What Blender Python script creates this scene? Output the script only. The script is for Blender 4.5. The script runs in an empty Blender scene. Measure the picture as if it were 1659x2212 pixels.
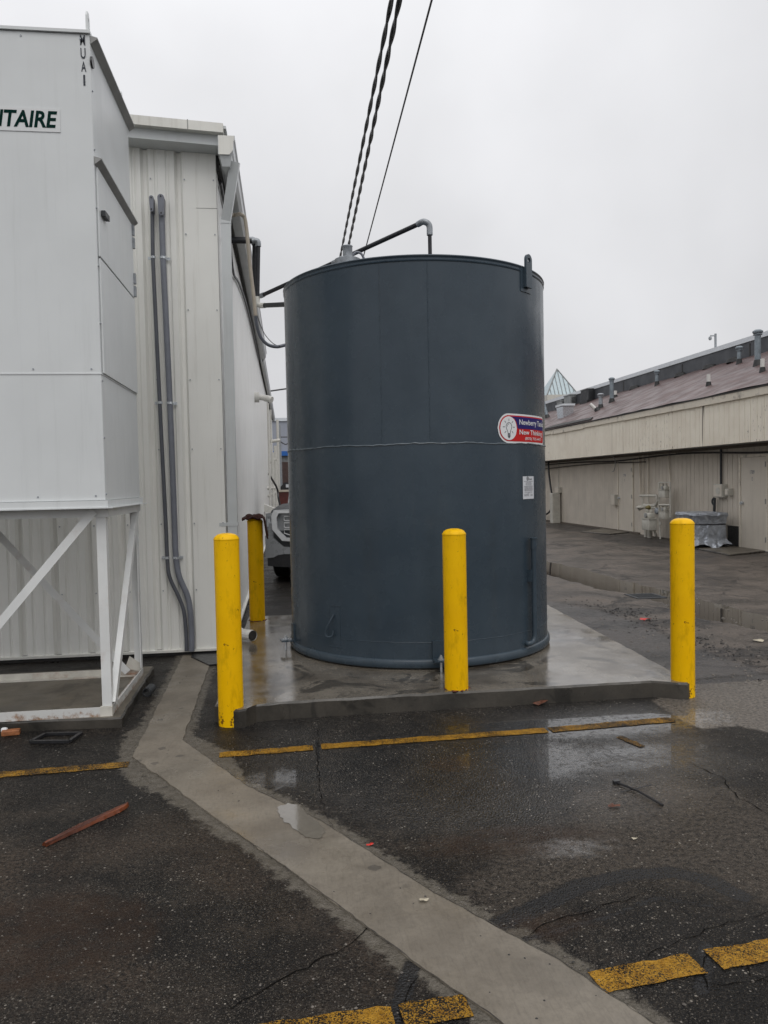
import bpy, bmesh, math, random
import numpy as np
from mathutils import Vector, Matrix
random.seed(7)
SC = bpy.context.scene
COL = SC.collection
# ------------------------------------------------------------------ camera
F, CX, CY, EYE = 1660.0, 829.5, 1106.0, 1.6          # focal length and centre for a 1659 x 2212 picture
YAW, PIT, ROL = math.radians(7.2), math.radians(-2.2), math.radians(1.15)
FW = Vector((math.sin(YAW)*math.cos(PIT), math.cos(YAW)*math.cos(PIT), math.sin(PIT)))
R0 = Vector((math.cos(YAW), -math.sin(YAW), 0)); U0 = R0.cross(FW)
RT = R0*math.cos(ROL) - U0*math.sin(ROL); UP = U0*math.cos(ROL) + R0*math.sin(ROL)
cd = bpy.data.cameras.new('camera'); cam = bpy.data.objects.new('camera', cd); COL.objects.link(cam)
cd.sensor_fit = 'HORIZONTAL'; cd.sensor_width = 36; cd.lens = 36*F/1659; cd.clip_start = 0.05; cd.clip_end = 6000
M = Matrix.Identity(4)
for i in range(3):
    M[i][0] = RT[i]; M[i][1] = UP[i]; M[i][2] = -FW[i]
M[2][3] = EYE
cam.matrix_world = M; SC.camera = cam
# ------------------------------------------------------------------ sky, sun, exposure
SUN_EL, SUN_AZ = math.radians(56), math.radians(172)   # azimuth clockwise from +Y
SC.view_settings.view_transform = 'Standard'; SC.view_settings.look = 'None'
SC.view_settings.exposure = 0.0; SC.view_settings.gamma = 1.0
W = bpy.data.worlds.new('World'); SC.world = W; W.use_nodes = True
wt = W.node_tree; wt.nodes.clear()
wo = wt.nodes.new('ShaderNodeOutputWorld'); bg = wt.nodes.new('ShaderNodeBackground'); wt.links.new(bg.outputs[0], wo.inputs[0])
sk = wt.nodes.new('ShaderNodeTexSky'); sk.sky_type = 'NISHITA'; sk.sun_disc = False
sk.sun_elevation = SUN_EL; sk.sun_rotation = SUN_AZ; sk.dust_density = 4; sk.air_density = 1.0
hs = wt.nodes.new('ShaderNodeHueSaturation'); hs.inputs['Saturation'].default_value = 0.04; wt.links.new(sk.outputs[0], hs.inputs['Color'])
# overcast deck: a grey cloud layer, slightly mottled and brighter towards the zenith, laid over the clear sky
tc = wt.nodes.new('ShaderNodeTexCoord'); sp = wt.nodes.new('ShaderNodeSeparateXYZ'); wt.links.new(tc.outputs['Generated'], sp.inputs[0])
mr = wt.nodes.new('ShaderNodeMapRange'); wt.links.new(sp.outputs[2], mr.inputs[0])
mr.inputs[1].default_value = 0.0; mr.inputs[2].default_value = 1.0; mr.inputs[3].default_value = 6.6; mr.inputs[4].default_value = 12.3
nz = wt.nodes.new('ShaderNodeTexNoise'); nz.inputs['Scale'].default_value = 2.6; nz.inputs['Detail'].default_value = 5; nz.inputs['Roughness'].default_value = .45
wt.links.new(tc.outputs['Generated'], nz.inputs['Vector'])
mn = wt.nodes.new('ShaderNodeMapRange'); wt.links.new(nz.outputs[0], mn.inputs[0])
mn.inputs[1].default_value = .3; mn.inputs[2].default_value = .7; mn.inputs[3].default_value = .87; mn.inputs[4].default_value = 1.12
mm = wt.nodes.new('ShaderNodeMath'); mm.operation = 'MULTIPLY'; wt.links.new(mr.outputs[0], mm.inputs[0]); wt.links.new(mn.outputs[0], mm.inputs[1])
cl = wt.nodes.new('ShaderNodeVectorMath'); cl.operation = 'SCALE'; cl.inputs[0].default_value = (.985, .99, 1.02); wt.links.new(mm.outputs[0], cl.inputs['Scale'])
mx = wt.nodes.new('ShaderNodeMix'); mx.data_type = 'RGBA'; mx.inputs[0].default_value = 0.9
wt.links.new(hs.outputs[0], mx.inputs[6]); wt.links.new(cl.outputs[0], mx.inputs[7]); wt.links.new(mx.outputs[2], bg.inputs[0])
bg.inputs[1].default_value = 0.1
sd = bpy.data.lights.new('sun', 'SUN'); sd.energy = 0.8; sd.angle = math.radians(40); sd.color = (1, .97, .93)
so = bpy.data.objects.new('sun', sd); COL.objects.link(so)
dv = Vector((math.sin(SUN_AZ)*math.cos(SUN_EL), math.cos(SUN_AZ)*math.cos(SUN_EL), math.sin(SUN_EL)))
so.rotation_euler = dv.to_track_quat('Z', 'Y').to_euler(); so.location = (6, -8, 14)
# ------------------------------------------------------------------ where a sight line meets real surfaces (measuring aid)
def ray(px, py): return FW + RT*((px-CX)/F) - UP*((py-CY)/F)
def g(px, py, z=0.0):
    d = ray(px, py); t = (z-EYE)/d.z; return Vector((d.x*t, d.y*t, z))
def yp(px, py, Y):
    d = ray(px, py); t = Y/d.y; return Vector((d.x*t, Y, EYE+d.z*t))
def xp(px, py, X):
    d = ray(px, py); t = X/d.x; return Vector((X, d.y*t, EYE+d.z*t))
K = 1659/2500.0
def q6(zx, zy): return ((1700+zx/2.0739)*K, (1000+zy/2.0739)*K)
# ------------------------------------------------------------------ node helpers
class NT:
    def __init__(s, name):
        s.m = bpy.data.materials.new(name); s.m.use_nodes = True; s.t = s.m.node_tree; s.t.nodes.clear()
        s.out = s.t.nodes.new('ShaderNodeOutputMaterial'); s.b = s.t.nodes.new('ShaderNodeBsdfPrincipled')
        s.t.links.new(s.b.outputs[0], s.out.inputs[0]); s.tc = s.t.nodes.new('ShaderNodeTexCoord'); s.pos = s.tc.outputs['Object']
    def put(s, sock, v):
        if hasattr(v, 'is_output'): s.t.links.new(v, sock)
        elif v is not None:
            if sock.type == 'RGBA' and not hasattr(v, '__len__'): v = (v, v, v, 1)
            if sock.type == 'RGBA' and len(v) == 3: v = (*v, 1)
            sock.default_value = v
    def geo(s): return s.t.nodes.new('ShaderNodeNewGeometry').outputs['Position']
    def math(s, op, a, b=None, clamp=False):
        n = s.t.nodes.new('ShaderNodeMath'); n.operation = op; n.use_clamp = clamp; s.put(n.inputs[0], a)
        if b is not None: s.put(n.inputs[1], b)
        return n.outputs[0]
    def mapr(s, v, a, b, c=0.0, d=1.0, smooth=True):
        n = s.t.nodes.new('ShaderNodeMapRange'); n.interpolation_type = 'SMOOTHSTEP' if smooth else 'LINEAR'
        for i, x in enumerate((v, a, b, c, d)): s.put(n.inputs[i], x)
        return n.outputs[0]
    def scale(s, vec, xyz):
        n = s.t.nodes.new('ShaderNodeMapping'); s.put(n.inputs[0], vec); n.inputs['Scale'].default_value = xyz; return n.outputs[0]
    def noise(s, sc, det=3, ro=.5, vec=None, dist=0, out=0):
        n = s.t.nodes.new('ShaderNodeTexNoise'); s.put(n.inputs['Vector'], vec or s.pos); n.inputs['Scale'].default_value = sc
        n.inputs['Detail'].default_value = det; n.inputs['Roughness'].default_value = ro; n.inputs['Distortion'].default_value = dist
        return n.outputs[out]
    def vor(s, sc, feat='F1', out='Distance', vec=None, rnd=1):
        n = s.t.nodes.new('ShaderNodeTexVoronoi'); n.feature = feat; s.put(n.inputs['Vector'], vec or s.pos); n.inputs['Scale'].default_value = sc
        n.inputs['Randomness'].default_value = rnd
        return n.outputs[out]
    def mix(s, f, a, b, mode='MIX'):
        n = s.t.nodes.new('ShaderNodeMix'); n.data_type = 'RGBA'; n.blend_type = mode; s.put(n.inputs[0], f); s.put(n.inputs[6], a); s.put(n.inputs[7], b); return n.outputs[2]
    def sepx(s, c, i=0):
        n = s.t.nodes.new('ShaderNodeSeparateColor'); s.put(n.inputs[0], c); return n.outputs[i]
    def attr(s, name):
        n = s.t.nodes.new('ShaderNodeAttribute'); n.attribute_name = name; return n.outputs['Fac']
    def bump(s, h, st=.3, di=.01, nrm=None):
        n = s.t.nodes.new('ShaderNodeBump'); s.put(n.inputs['Strength'], st); n.inputs['Distance'].default_value = di; s.put(n.inputs['Height'], h)
        if nrm: s.t.links.new(nrm, n.inputs['Normal'])
        return n.outputs[0]
    def done(s, col, ro=.5, me=0.0, nrm=None, spec=None, coat=None):
        s.put(s.b.inputs['Base Color'], col); s.put(s.b.inputs['Roughness'], ro); s.put(s.b.inputs['Metallic'], me)
        if nrm: s.t.links.new(nrm, s.b.inputs['Normal'])
        if spec is not None: s.put(s.b.inputs['Specular IOR Level'], spec)
        if coat is not None: s.put(s.b.inputs['Coat Weight'], coat); s.b.inputs['Coat Roughness'].default_value = .1
        return s.m
def mt(name, col, ro=.5, me=0.0, var=.12, vs=6, bs=0, bst=.1, dirt=None, dirtamt=.3, streak=False, spec=None, coat=None):
    n = NT(name); c = Vector(col)
    a = n.noise(vs, 4, .55)
    cc = n.mix(n.mapr(a, .3, .7), tuple(c*(1-var)), tuple(min(1, v) for v in c*(1+var)))
    if dirt:
        vec = n.scale(n.pos, (14, 14, .7)) if streak else n.pos
        d = n.noise(1.0 if streak else 3.0, 6, .7, vec)
        cc = n.mix(n.mapr(d, .5, .78, 0, dirtamt), cc, dirt)
    nr = n.bump(n.noise(bs, 3, .6), bst, .003) if bs else None
    r = n.mapr(n.noise(vs*1.7, 3, .5), .3, .7, max(0.02, ro*.85), min(1, ro*1.15))
    return n.done(cc, r, me, nr, spec, coat)
MT = dict(
 white=mt('white_paint', (.68, .70, .70), .38, var=.03, vs=2, dirt=(.42, .43, .42), dirtamt=.25, streak=True),
 panel=mt('wall_panel', (.78, .775, .735), .42, var=.03, vs=1.5, dirt=(.44, .42, .36), dirtamt=.45, streak=True),
 panel2=mt('side_panel', (.84, .84, .82), .35, var=.03, vs=1.5, dirt=(.55, .54, .5), dirtamt=.3, streak=True),
 trim=mt('trim_metal', (.7, .69, .64), .45, var=.06, vs=3, dirt=(.3, .27, .22), dirtamt=.35, streak=True),
 gut=mt('gutter_metal', (.56, .58, .58), .35, var=.04, vs=3, dirt=(.35, .35, .33), dirtamt=.3, streak=True),
 soff=mt('soffit', (.3, .3, .29), .6, var=.1),
 dark=mt('dark_gap', (.03, .028, .026), .7, var=.3, vs=20),
 black=mt('black_rubber', (.018, .018, .02), .35, var=.2, vs=20),
 blackpipe=mt('black_insulation', (.015, .016, .02), .5, var=.3, vs=30, bs=60, bst=.4),
 galv=mt('galvanised', (.3, .32, .34), .42, .5, var=.18, vs=25),
 zinc=mt('zinc_bright', (.6, .63, .66), .3, .8, var=.15, vs=30),
 pvc=mt('grey_conduit', (.17, .18, .21), .45, var=.08, vs=8),
 pvcd=mt('dark_conduit', (.085, .09, .105), .5, var=.1, vs=8),
 beige=mt('beige_conduit', (.42, .37, .3), .5, var=.12, vs=8),
 steelw=mt('frame_paint', (.72, .73, .72), .4, var=.05, vs=4, dirt=(.3, .13, .05), dirtamt=.35),
 rusty=mt('rusty_paint', (.6, .58, .52), .5, var=.1, vs=10, dirt=(.28, .1, .03), dirtamt=.95), rust=mt('rust', (.09, .02, .008), .8, var=.4, vs=40),
 yel=None, tank=None,
 signw=mt('sign_white', (.72, .73, .74), .35, var=.02), signr=mt('sign_red', (.52, .015, .015), .5, var=.03, spec=.2), signb=mt('sign_blue', (.018, .014, .13), .5, var=.03, spec=.2),
 ink=mt('ink', (.012, .018, .03), .5, var=.02), teal=mt('logo_ink', (.001, .022, .018), .8, spec=.1, var=.02), _t=mt('spare_ink', (.002, .026, .024), .5, var=.02), inkg=mt('grey_ink', (.2, .2, .22), .6, var=.02),
 paper=mt('paper_label', (.6, .62, .65), .5, var=.02),
 stucco=mt('beige_wall', (.56, .505, .43), .8, var=.06, vs=2, bs=40, bst=.3, dirt=(.2, .17, .14), dirtamt=.45, streak=True),
 fas=None,
 fastrim=mt('fascia_trim', (.68, .62, .52), .75, var=.08, vs=3, dirt=(.06, .05, .045), dirtamt=.8),
 door=mt('door_paint', (.6, .545, .465), .6, var=.03, vs=3, dirt=(.28, .25, .21), dirtamt=.3, streak=True),
 meter=mt('meter_paint', (.52, .5, .44), .5, var=.1, vs=12, dirt=(.15, .12, .09), dirtamt=.5),
 groove=mt('groove_dark', (.12, .1, .08), .9, var=.1),
 para=mt('parapet_grey', (.055, .06, .068), .6, var=.15, vs=2),
 cap=mt('parapet_cap', (.62, .65, .68), .4, var=.05),
 ventm=mt('vent_metal', (.2, .235, .26), .45, .3, var=.2, vs=8, dirt=(.03, .03, .03), dirtamt=.5),
 pvcw=mt('white_pipe', (.6, .59, .56), .5, var=.05), tar=mt('tar_boot', (.02, .02, .02), .6, var=.2),
 acb=mt('unit_dark', (.03, .032, .035), .6, var=.2), acg=mt('unit_grey', (.24, .25, .25), .5, .2, var=.15),
 towr=mt('metal_roof_blue', (.42, .5, .53), .4, .1, var=.06), toww=mt('tower_siding', (.3, .28, .23), .7, var=.06), towt=mt('tower_trim', (.55, .53, .48), .6, var=.04),
 truck=mt('silver_paint', (.25, .26, .27), .3, .1, var=.05, coat=.4), truckw=mt('white_car_paint', (.62, .63, .64), .3, var=.03, coat=.4),
 glass=mt('dark_glass', (.02, .025, .03), .08, var=.05), chrome=mt('chrome', (.55, .57, .6), .18, .9, var=.05), lamp=mt('lamp_glass', (.22, .23, .24), .12, .2, var=.2, vs=30),
 tyre=mt('tyre', (.012, .012, .012), .8, var=.2), plast=mt('dark_plastic', (.03, .033, .037), .55, var=.1),
 canw=mt('canopy_wall', (.3, .32, .37), .6, var=.04), canb=mt('canopy_blue', (.01, .1, .36), .5, var=.05),
 brown=mt('brown_steel', (.06, .035, .03), .7, var=.2), redb=mt('dark_red_bin', (.09, .018, .014), .6, var=.25),
 rag=mt('brown_cloth', (.045, .014, .01), .9, var=.3, vs=20, bs=60, bst=.6),
 wood=None, brick=mt('orange_scrap', (.3, .11, .04), .6, var=.3, vs=30), leaf=mt('dead_leaf', (.1, .035, .018), .6, var=.4, vs=40),
 peb=mt('pebble', (.12, .105, .09), .6, var=.4, vs=60), red=mt('red_bit', (.5, .02, .01), .4, var=.1), pale=mt('pale_bit', (.45, .4, .3), .6, var=.2), hvac=mt('kick_plastic', (.6, .59, .55), .5, var=.06, vs=20),
 treem=mt('bare_wood', (.07, .06, .06), .9, var=.2),
)
def _paint(name, c1, c2, ro, chips=None, rough_noise=.05, spec=.5, plates=False):
    n = NT(name); a = n.noise(2.2, 4, .6); b = n.noise(90, 2, .5)
    cc = n.mix(n.mapr(a, .3, .7), c1, c2)
    if chips:
        z = n.t.nodes.new('ShaderNodeSeparateXYZ'); n.t.links.new(n.pos, z.inputs[0])
        low = n.mapr(z.outputs[2], .02, .16, .1, 0.0)
        ch = n.noise(28, 5, .7)
        cc = n.mix(n.mapr(n.math('ADD', ch, low), .655, .68, 0, .9), cc, chips)
        sc = n.noise(7, 5, .7, n.scale(n.pos, (2, 2, .6)))
        cc = n.mix(n.mapr(sc, .50, .75, 0, .6), cc, tuple(v*.5 for v in c1)); sc2 = n.noise(50, 5, .8, n.scale(n.pos, (1, 1, .25))); cc = n.mix(n.mapr(sc2, .66, .72, 0, .6), cc, (.22, .13, .02))
    nr = n.bump(n.math('ADD', n.math('MULTIPLY', n.noise(14, 3, .5), .8), n.math('MULTIPLY', b, .25)), .22, .004)
    if plates:
        nr = n.bump(n.noise(2.2, 2, .4, n.scale(n.pos, (1, 1, .22))), .5, .06, nr)
        st = n.noise(1.0, 5, .7, n.scale(n.pos, (26, 26, .9))); cc = n.mix(n.mapr(st, .55, .75, 0, .35), cc, (.07, .08, .088))
        sm_ = n.noise(3.0, 5, .6); cc = n.mix(n.mapr(sm_, .5, .7, 0, .25), cc, (.022, .034, .045))
    return n.done(cc, n.mapr(n.noise(5, 4, .6), .3, .7, ro-rough_noise, ro+rough_noise), 0, nr, spec)
def _fas():
    n = NT('peeling_fascia'); P = n.pos; c = n.mix(n.mapr(n.noise(2, 4, .6), .3, .7), (.77, .70, .585), (.84, .78, .66))
    v = n.scale(P, (9, 9, 1.1)); c = n.mix(n.mapr(n.noise(1, 6, .7, v), .56, .8, 0, .6), c, (.3, .26, .2))
    pk = n.math('MULTIPLY', n.mapr(n.noise(1, 6, .8, n.scale(P, (16, 16, 5))), .60, .64), n.mapr(n.noise(.7, 2, .5, n.scale(P, (1, 1, .1))), .52, .6))
    c = n.mix(n.math('MULTIPLY', pk, .85), c, (.09, .07, .055))
    z = n.mapr(n.noise(1, 2, .5, n.scale(P, (7, 7, .25))), .70, .74); c = n.mix(n.math('MULTIPLY', z, .8), c, (.06, .045, .035))
    return n.done(c, .75, 0, n.bump(n.noise(30, 3, .6), .2, .003))
MT['fas'] = _fas()
def _rail():
    n = NT('rail_paint'); z = n.t.nodes.new('ShaderNodeSeparateXYZ'); n.t.links.new(n.pos, z.inputs[0]); e_ = n.mapr(z.outputs[2], .06, .14, .14, -.06)
    f = n.mapr(n.math('ADD', n.noise(14, 7, .8), e_), .53, .74, 0, .85)
    return n.done(n.mix(f, (.6, .6, .58), n.mix(n.noise(30, 3), (.35, .17, .05), (.12, .04, .015))), .5, 0)
MT['rail'] = _rail()
MT['yel'] = _paint('yellow_paint', (.83, .46, .001), (.90, .52, .002), .38, (.1, .03, .01), spec=.16)
MT['tank'] = _paint('tank_paint', (.034, .051, .068), (.044, .063, .081), .26, None, spec=.36, plates=True)
def _wood():
    n = NT('wet_wood'); v = n.scale(n.pos, (2, 60, 60)); a = n.noise(1, 5, .7, v)
    return n.done(n.mix(n.mapr(a, .35, .65), (.05, .012, .005), (.19, .048, .014)), .35, 0, n.bump(a, .5, .004))
MT['wood'] = _wood()
# ------------------------------------------------------------------ mesh helpers
class MB:
    def __init__(s): s.v = []; s.f = []
    def add(s, vs, fs):
        o = len(s.v); s.v += [tuple(v) for v in vs]; s.f += [tuple(i+o for i in f) for f in fs]; return s
    def box(s, a, b, rot=0, org=None, bev=0.0):
        x0, y0, z0 = a; x1, y1, z1 = b
        if bev:
            bm = bmesh.new(); bmesh.ops.create_cube(bm, size=1)
            for v in bm.verts: v.co = Vector(((x0+x1)/2+v.co.x*(x1-x0), (y0+y1)/2+v.co.y*(y1-y0), (z0+z1)/2+v.co.z*(z1-z0)))
            bmesh.ops.bevel(bm, geom=list(bm.edges), offset=bev, segments=2, affect='EDGES', profile=.5)
            vs = [v.co.copy() for v in bm.verts]; fs = [[v.index for v in f.verts] for f in bm.faces]; bm.free()
        else:
            vs = [Vector(p) for p in ((x0,y0,z0),(x1,y0,z0),(x1,y1,z0),(x0,y1,z0),(x0,y0,z1),(x1,y0,z1),(x1,y1,z1),(x0,y1,z1))]
            fs = [(0,3,2,1),(4,5,6,7),(0,1,5,4),(1,2,6,5),(2,3,7,6),(3,0,4,7)]
        if rot:
            o = Vector(org or ((x0+x1)/2, (y0+y1)/2, 0)); r = Matrix.Rotation(rot, 3, 'Z'); vs = [r @ (v-o)+o for v in vs]
        return s.add(vs, fs)
    def bar(s, p, q, w, h, up=(0,0,1)):            # rectangular bar from p to q
        p, q = Vector(p), Vector(q); d = (q-p).normalized(); u = Vector(up)
        if abs(d.dot(u)) > .95: u = Vector((0, 1, 0))
        a = d.cross(u).normalized(); b = a.cross(d).normalized()
        vs = [c+a*sx*w/2+b*sz*h/2 for c in (p, q) for sx, sz in ((-1,-1),(1,-1),(1,1),(-1,1))]
        return s.add(vs, [(0,3,2,1),(4,5,6,7),(0,1,5,4),(1,2,6,5),(2,3,7,6),(3,0,4,7)])
    def angle(s, p, q, a, b, w=.05, t=.006):       # L-section: leg along a and leg along b
        p, q, a, b = Vector(p), Vector(q), Vector(a).normalized(), Vector(b).normalized()
        prof = [(0,0),(w,0),(w,t),(t,t),(t,w),(0,w)]
        vs = [c+a*x+b*y for c in (p, q) for x, y in prof]
        fs = [tuple(range(6))[::-1], tuple(range(6, 12))]+[(i, (i+1) % 6, (i+1) % 6+6, i+6) for i in range(6)]
        return s.add(vs, fs)
    def tube(s, pts, r, seg=12, caps=True):
        pts = [Vector(p) for p in pts]; n = len(pts); rr = r if hasattr(r, '__len__') else [r]*n
        t0 = (pts[1]-pts[0]).normalized(); u = Vector((0,0,1)) if abs(t0.z) < .9 else Vector((0,1,0))
        nrm = t0.cross(u).normalized(); vs = []
        for i, p in enumerate(pts):
            t = (pts[min(i+1, n-1)]-pts[max(i-1, 0)]).normalized(); nrm = (nrm-t*nrm.dot(t)).normalized(); b = t.cross(nrm)
            vs += [p+(nrm*math.cos(2*math.pi*k/seg)+b*math.sin(2*math.pi*k/seg))*rr[i] for k in range(seg)]
        fs = [(i*seg+k, i*seg+(k+1) % seg, (i+1)*seg+(k+1) % seg, (i+1)*seg+k) for i in range(n-1) for k in range(seg)]
        if caps: fs += [tuple(range(seg))[::-1], tuple(range((n-1)*seg, n*seg))]
        return s.add(vs, fs)
    def lathe(s, prof, c=(0,0,0), seg=32, a0=0, a1=2*math.pi):
        c = Vector(c); full = abs(a1-a0-2*math.pi) < 1e-6; m = seg if full else seg+1; vs = []
        for r, z in prof: vs += [c+Vector((r*math.cos(a0+(a1-a0)*k/seg), r*math.sin(a0+(a1-a0)*k/seg), z)) for k in range(m)]
        fs = [(i*m+k, i*m+(k+1) % m, (i+1)*m+(k+1) % m, (i+1)*m+k) for i in range(len(prof)-1) for k in range(m if full else m-1)]
        return s.add(vs, fs)
    def prism(s, poly, d):                          # poly: 3-D points, extruded by vector d
        n = len(poly); d = Vector(d); vs = [Vector(p) for p in poly]+[Vector(p)+d for p in poly]
        return s.add(vs, [tuple(range(n))[::-1], tuple(range(n, 2*n))]+[(i, (i+1) % n, (i+1) % n+n, i+n) for i in range(n)])
    def build(s, name, m, parent=None, smooth=False, loc=None, auto=35):
        me = bpy.data.meshes.new(name); me.from_pydata([tuple(v) for v in s.v], [], s.f); me.update()
        bm = bmesh.new(); bm.from_mesh(me); bmesh.ops.recalc_face_normals(bm, faces=bm.faces); bm.to_mesh(me); bm.free()
        for mm_ in (m if isinstance(m, (list, tuple)) else [m]): me.materials.append(MT[mm_] if isinstance(mm_, str) else mm_)
        if smooth:
            me.polygons.foreach_set('use_smooth', [True]*len(me.polygons)); me.set_sharp_from_angle(angle=math.radians(auto))
        o = bpy.data.objects.new(name, me); COL.objects.link(o)
        if parent is not None: o.parent = parent; o.matrix_parent_inverse = Matrix.Translation(-parent.location) if parent.type == 'EMPTY' and parent.rotation_euler.z == 0 else Matrix.Identity(4)
        return o
def tag(o, label=None, cat=None, group=None, kind=None):
    if label: o['label'] = label
    if cat: o['category'] = cat
    if group: o['group'] = group
    if kind: o['kind'] = kind
    return o
def thing(name, loc, label, cat, group=None):
    o = bpy.data.objects.new(name, None); COL.objects.link(o); o.location = loc; o.empty_display_size = .2
    return tag(o, label, cat, group)
def local(e, v): return Vector(v)-e.location
def setloc(o, p):   # move a single mesh's origin to p while its shape stays put
    p = Vector(p); me = o.data; me.transform(Matrix.Translation(-p)); o.location = p; return o
_FC = {}
def text_mesh(t, size=1.0, off=0.0, shear=0.0, sx=1.0):
    c = bpy.data.curves.new('t', 'FONT'); c.body = t; c.size = size; c.offset = off; c.shear = shear; c.align_x = 'LEFT'; c.resolution_u = 3; c.fill_mode = 'FRONT'
    o = bpy.data.objects.new('t', c); COL.objects.link(o); bpy.context.view_layer.update()
    dg = bpy.context.evaluated_depsgraph_get(); me = o.evaluated_get(dg).to_mesh()
    vs = [Vector((v.co.x*sx, v.co.y, 0)) for v in me.vertices]; fs = [tuple(p.vertices) for p in me.polygons]
    o.evaluated_get(dg).to_mesh_clear(); bpy.data.objects.remove(o); bpy.data.curves.remove(c); return vs, fs
def fit_text(t, x0, x1, y0, y1, off=0.0, shear=0.0):
    vs, fs = text_mesh(t, 1.0, off, shear); ax = [v.x for v in vs]; ay = [v.y for v in vs]
    kx = (x1-x0)/(max(ax)-min(ax)); ky = (y1-y0)/(max(ay)-min(ay))
    return [((v.x-min(ax))*kx+x0, (v.y-min(ay))*ky+y0) for v in vs], fs
def smooth_path(pts, n=8):                         # Catmull-Rom
    P = [Vector(p) for p in pts]; P = [P[0]*2-P[1]]+P+[P[-1]*2-P[-2]]; o = []
    for i in range(1, len(P)-2):
        a, b, c, d = P[i-1:i+3]
        for k in range(n):
            t = k/n; o.append(.5*((2*b)+(c-a)*t+(2*a-5*b+4*c-d)*t*t+(3*b-a-3*c+d)*t**3))
    return o+[P[-2]]
# ------------------------------------------------------------------ ground
def sdf_poly(X, Y, poly):        # positive inside
    d = np.full(X.shape, 1e9); ins = np.zeros(X.shape, bool); n = len(poly)
    for i in range(n):
        ax, ay = poly[i][:2]; bx, by = poly[(i+1) % n][:2]; ex, ey = bx-ax, by-ay
        t = np.clip(((X-ax)*ex+(Y-ay)*ey)/(ex*ex+ey*ey+1e-12), 0, 1); d = np.minimum(d, np.hypot(X-ax-t*ex, Y-ay-t*ey))
        c = ((ay > Y) != (by > Y)) & (X < (bx-ax)*(Y-ay)/((by-ay) if abs(by-ay) > 1e-12 else 1e-12)+ax); ins ^= c
    return np.where(ins, d, -d)
def sdf_blobs(X, Y, blobs):      # x, y, rx, ry
    d = np.full(X.shape, -9.0)
    for bx, by, rx, ry in blobs: d = np.maximum(d, (1-np.hypot((X-bx)/rx, (Y-by)/ry))*min(rx, ry))
    return d
def sdf_line(X, Y, pts, w):
    d = np.full(X.shape, 1e9)
    for a, b in zip(pts, pts[1:]):
        ex, ey = b[0]-a[0], b[1]-a[1]; t = np.clip(((X-a[0])*ex+(Y-a[1])*ey)/(ex*ex+ey*ey), 0, 1); d = np.minimum(d, np.hypot(X-a[0]-t*ex, Y-a[1]-t*ey))
    return w-d
def D(*pp): return [g(x, y) for x, y in pp]
xs = np.concatenate([[-900, -300, -100, -40, -15, -8], np.arange(-4.5, 4.6, .03), np.arange(4.68, 11, .08), [12, 15, 25, 60, 200, 900]])
ys = [.5]
while ys[-1] < 9: ys.append(ys[-1]+.012+.0045*ys[-1])
while ys[-1] < 45: ys.append(ys[-1]*1.012)
ys = np.array([-600, -100, -20, -5, -1]+ys+[60, 90, 150, 400, 1500, 4000.])
GX, GY = np.meshgrid(xs, ys)
strip_r = D((416,1413),(452,1438),(394,1600),(531,1698),(694,1776),(939,1932),(1211,2079),(1408,2212))
strip_l = D((396,1416),(392,1424),(345,1520),(286,1636),(432,1745),(531,1815),(735,1962),(905,2089),(1075,2206))
e = (strip_r[-1]-strip_r[-3]).normalized(); strip_r.append(strip_r[-1]+e*2.5); strip_l.append(strip_l[-1]+e*2.5)
STRIP = strip_r+strip_l[::-1]
SLAB = [Vector((-.52, 5.26, 0)), Vector((-.425, 5.24, 0)), Vector((-.40, 5.13, 0)), Vector((-.352, 5.095, 0)), Vector((-.3, 5.12, 0)), Vector((-.24, 5.2, 0)), Vector((0, 5.235, 0)), Vector((2.6, 5.25, 0)), Vector((2.76, 5.16, 0)), Vector((2.82, 5.145, 0)), Vector((2.85, 5.17, 0)), Vector((2.875, 5.3, 0)), Vector((3.03, 8.75, 0)), Vector((-.46, 8.75, 0))]
PUD = [D((1100,1195),(1251,1228),(1329,1250),(1389,1266),(1440,1277),(1488,1284),(1539,1302),(1611,1321),(1700,1342),(1800,1370),(1800,1402),(1700,1374),(1659,1365),(1581,1346),(1527,1339),(1488,1330),(1440,1306),(1386,1288),(1296,1273),(1179,1240),(1100,1222))]
OLD = [Vector((3.0, 8.7, 0)), Vector((2.95, 6.2, 0)), *D((1480,1470),(1560,1462),(1659,1455),(1900,1500))]+[Vector((9.85, 3, 0)), Vector((9.85, 42, 0)), Vector((1.5, 42, 0)), Vector((2.3, 14, 0))]
LIGHT = D((1408,1514),(1440,1500),(1500,1478),(1659,1468),(1900,1470),(1900,1640),(1659,1582),(1592,1568),(1517,1575),(1480,1560))
WORN = D((1290,1700),(1450,1680),(1659,1740),(1800,1800),(1800,1960),(1659,1950),(1560,1920),(1450,1885),(1350,1893),(1250,1930),(1150,1985),(1060,1985),(1000,1900),(1080,1830),(1200,1790))
WET = D((560,1560),(1420,1500),(1470,1590),(1560,1640),(1400,1740),(1150,1800),(820,1770),(640,1700))
PALE = D((286,1580),(395,1560),(402,1590),(425,1600),(478,1622),(520,1680),(560,1720),(300,1660),(262,1640),(290,1690),(370,1712),(430,1752),(500,1800),(480,1800),(330,1690),(275,1655),(270,1610))
BROWNW = D((-200,1560),(470,1790),(700,1900),(900,2100),(1000,2212),(-200,2212),(-600,2000))
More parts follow.
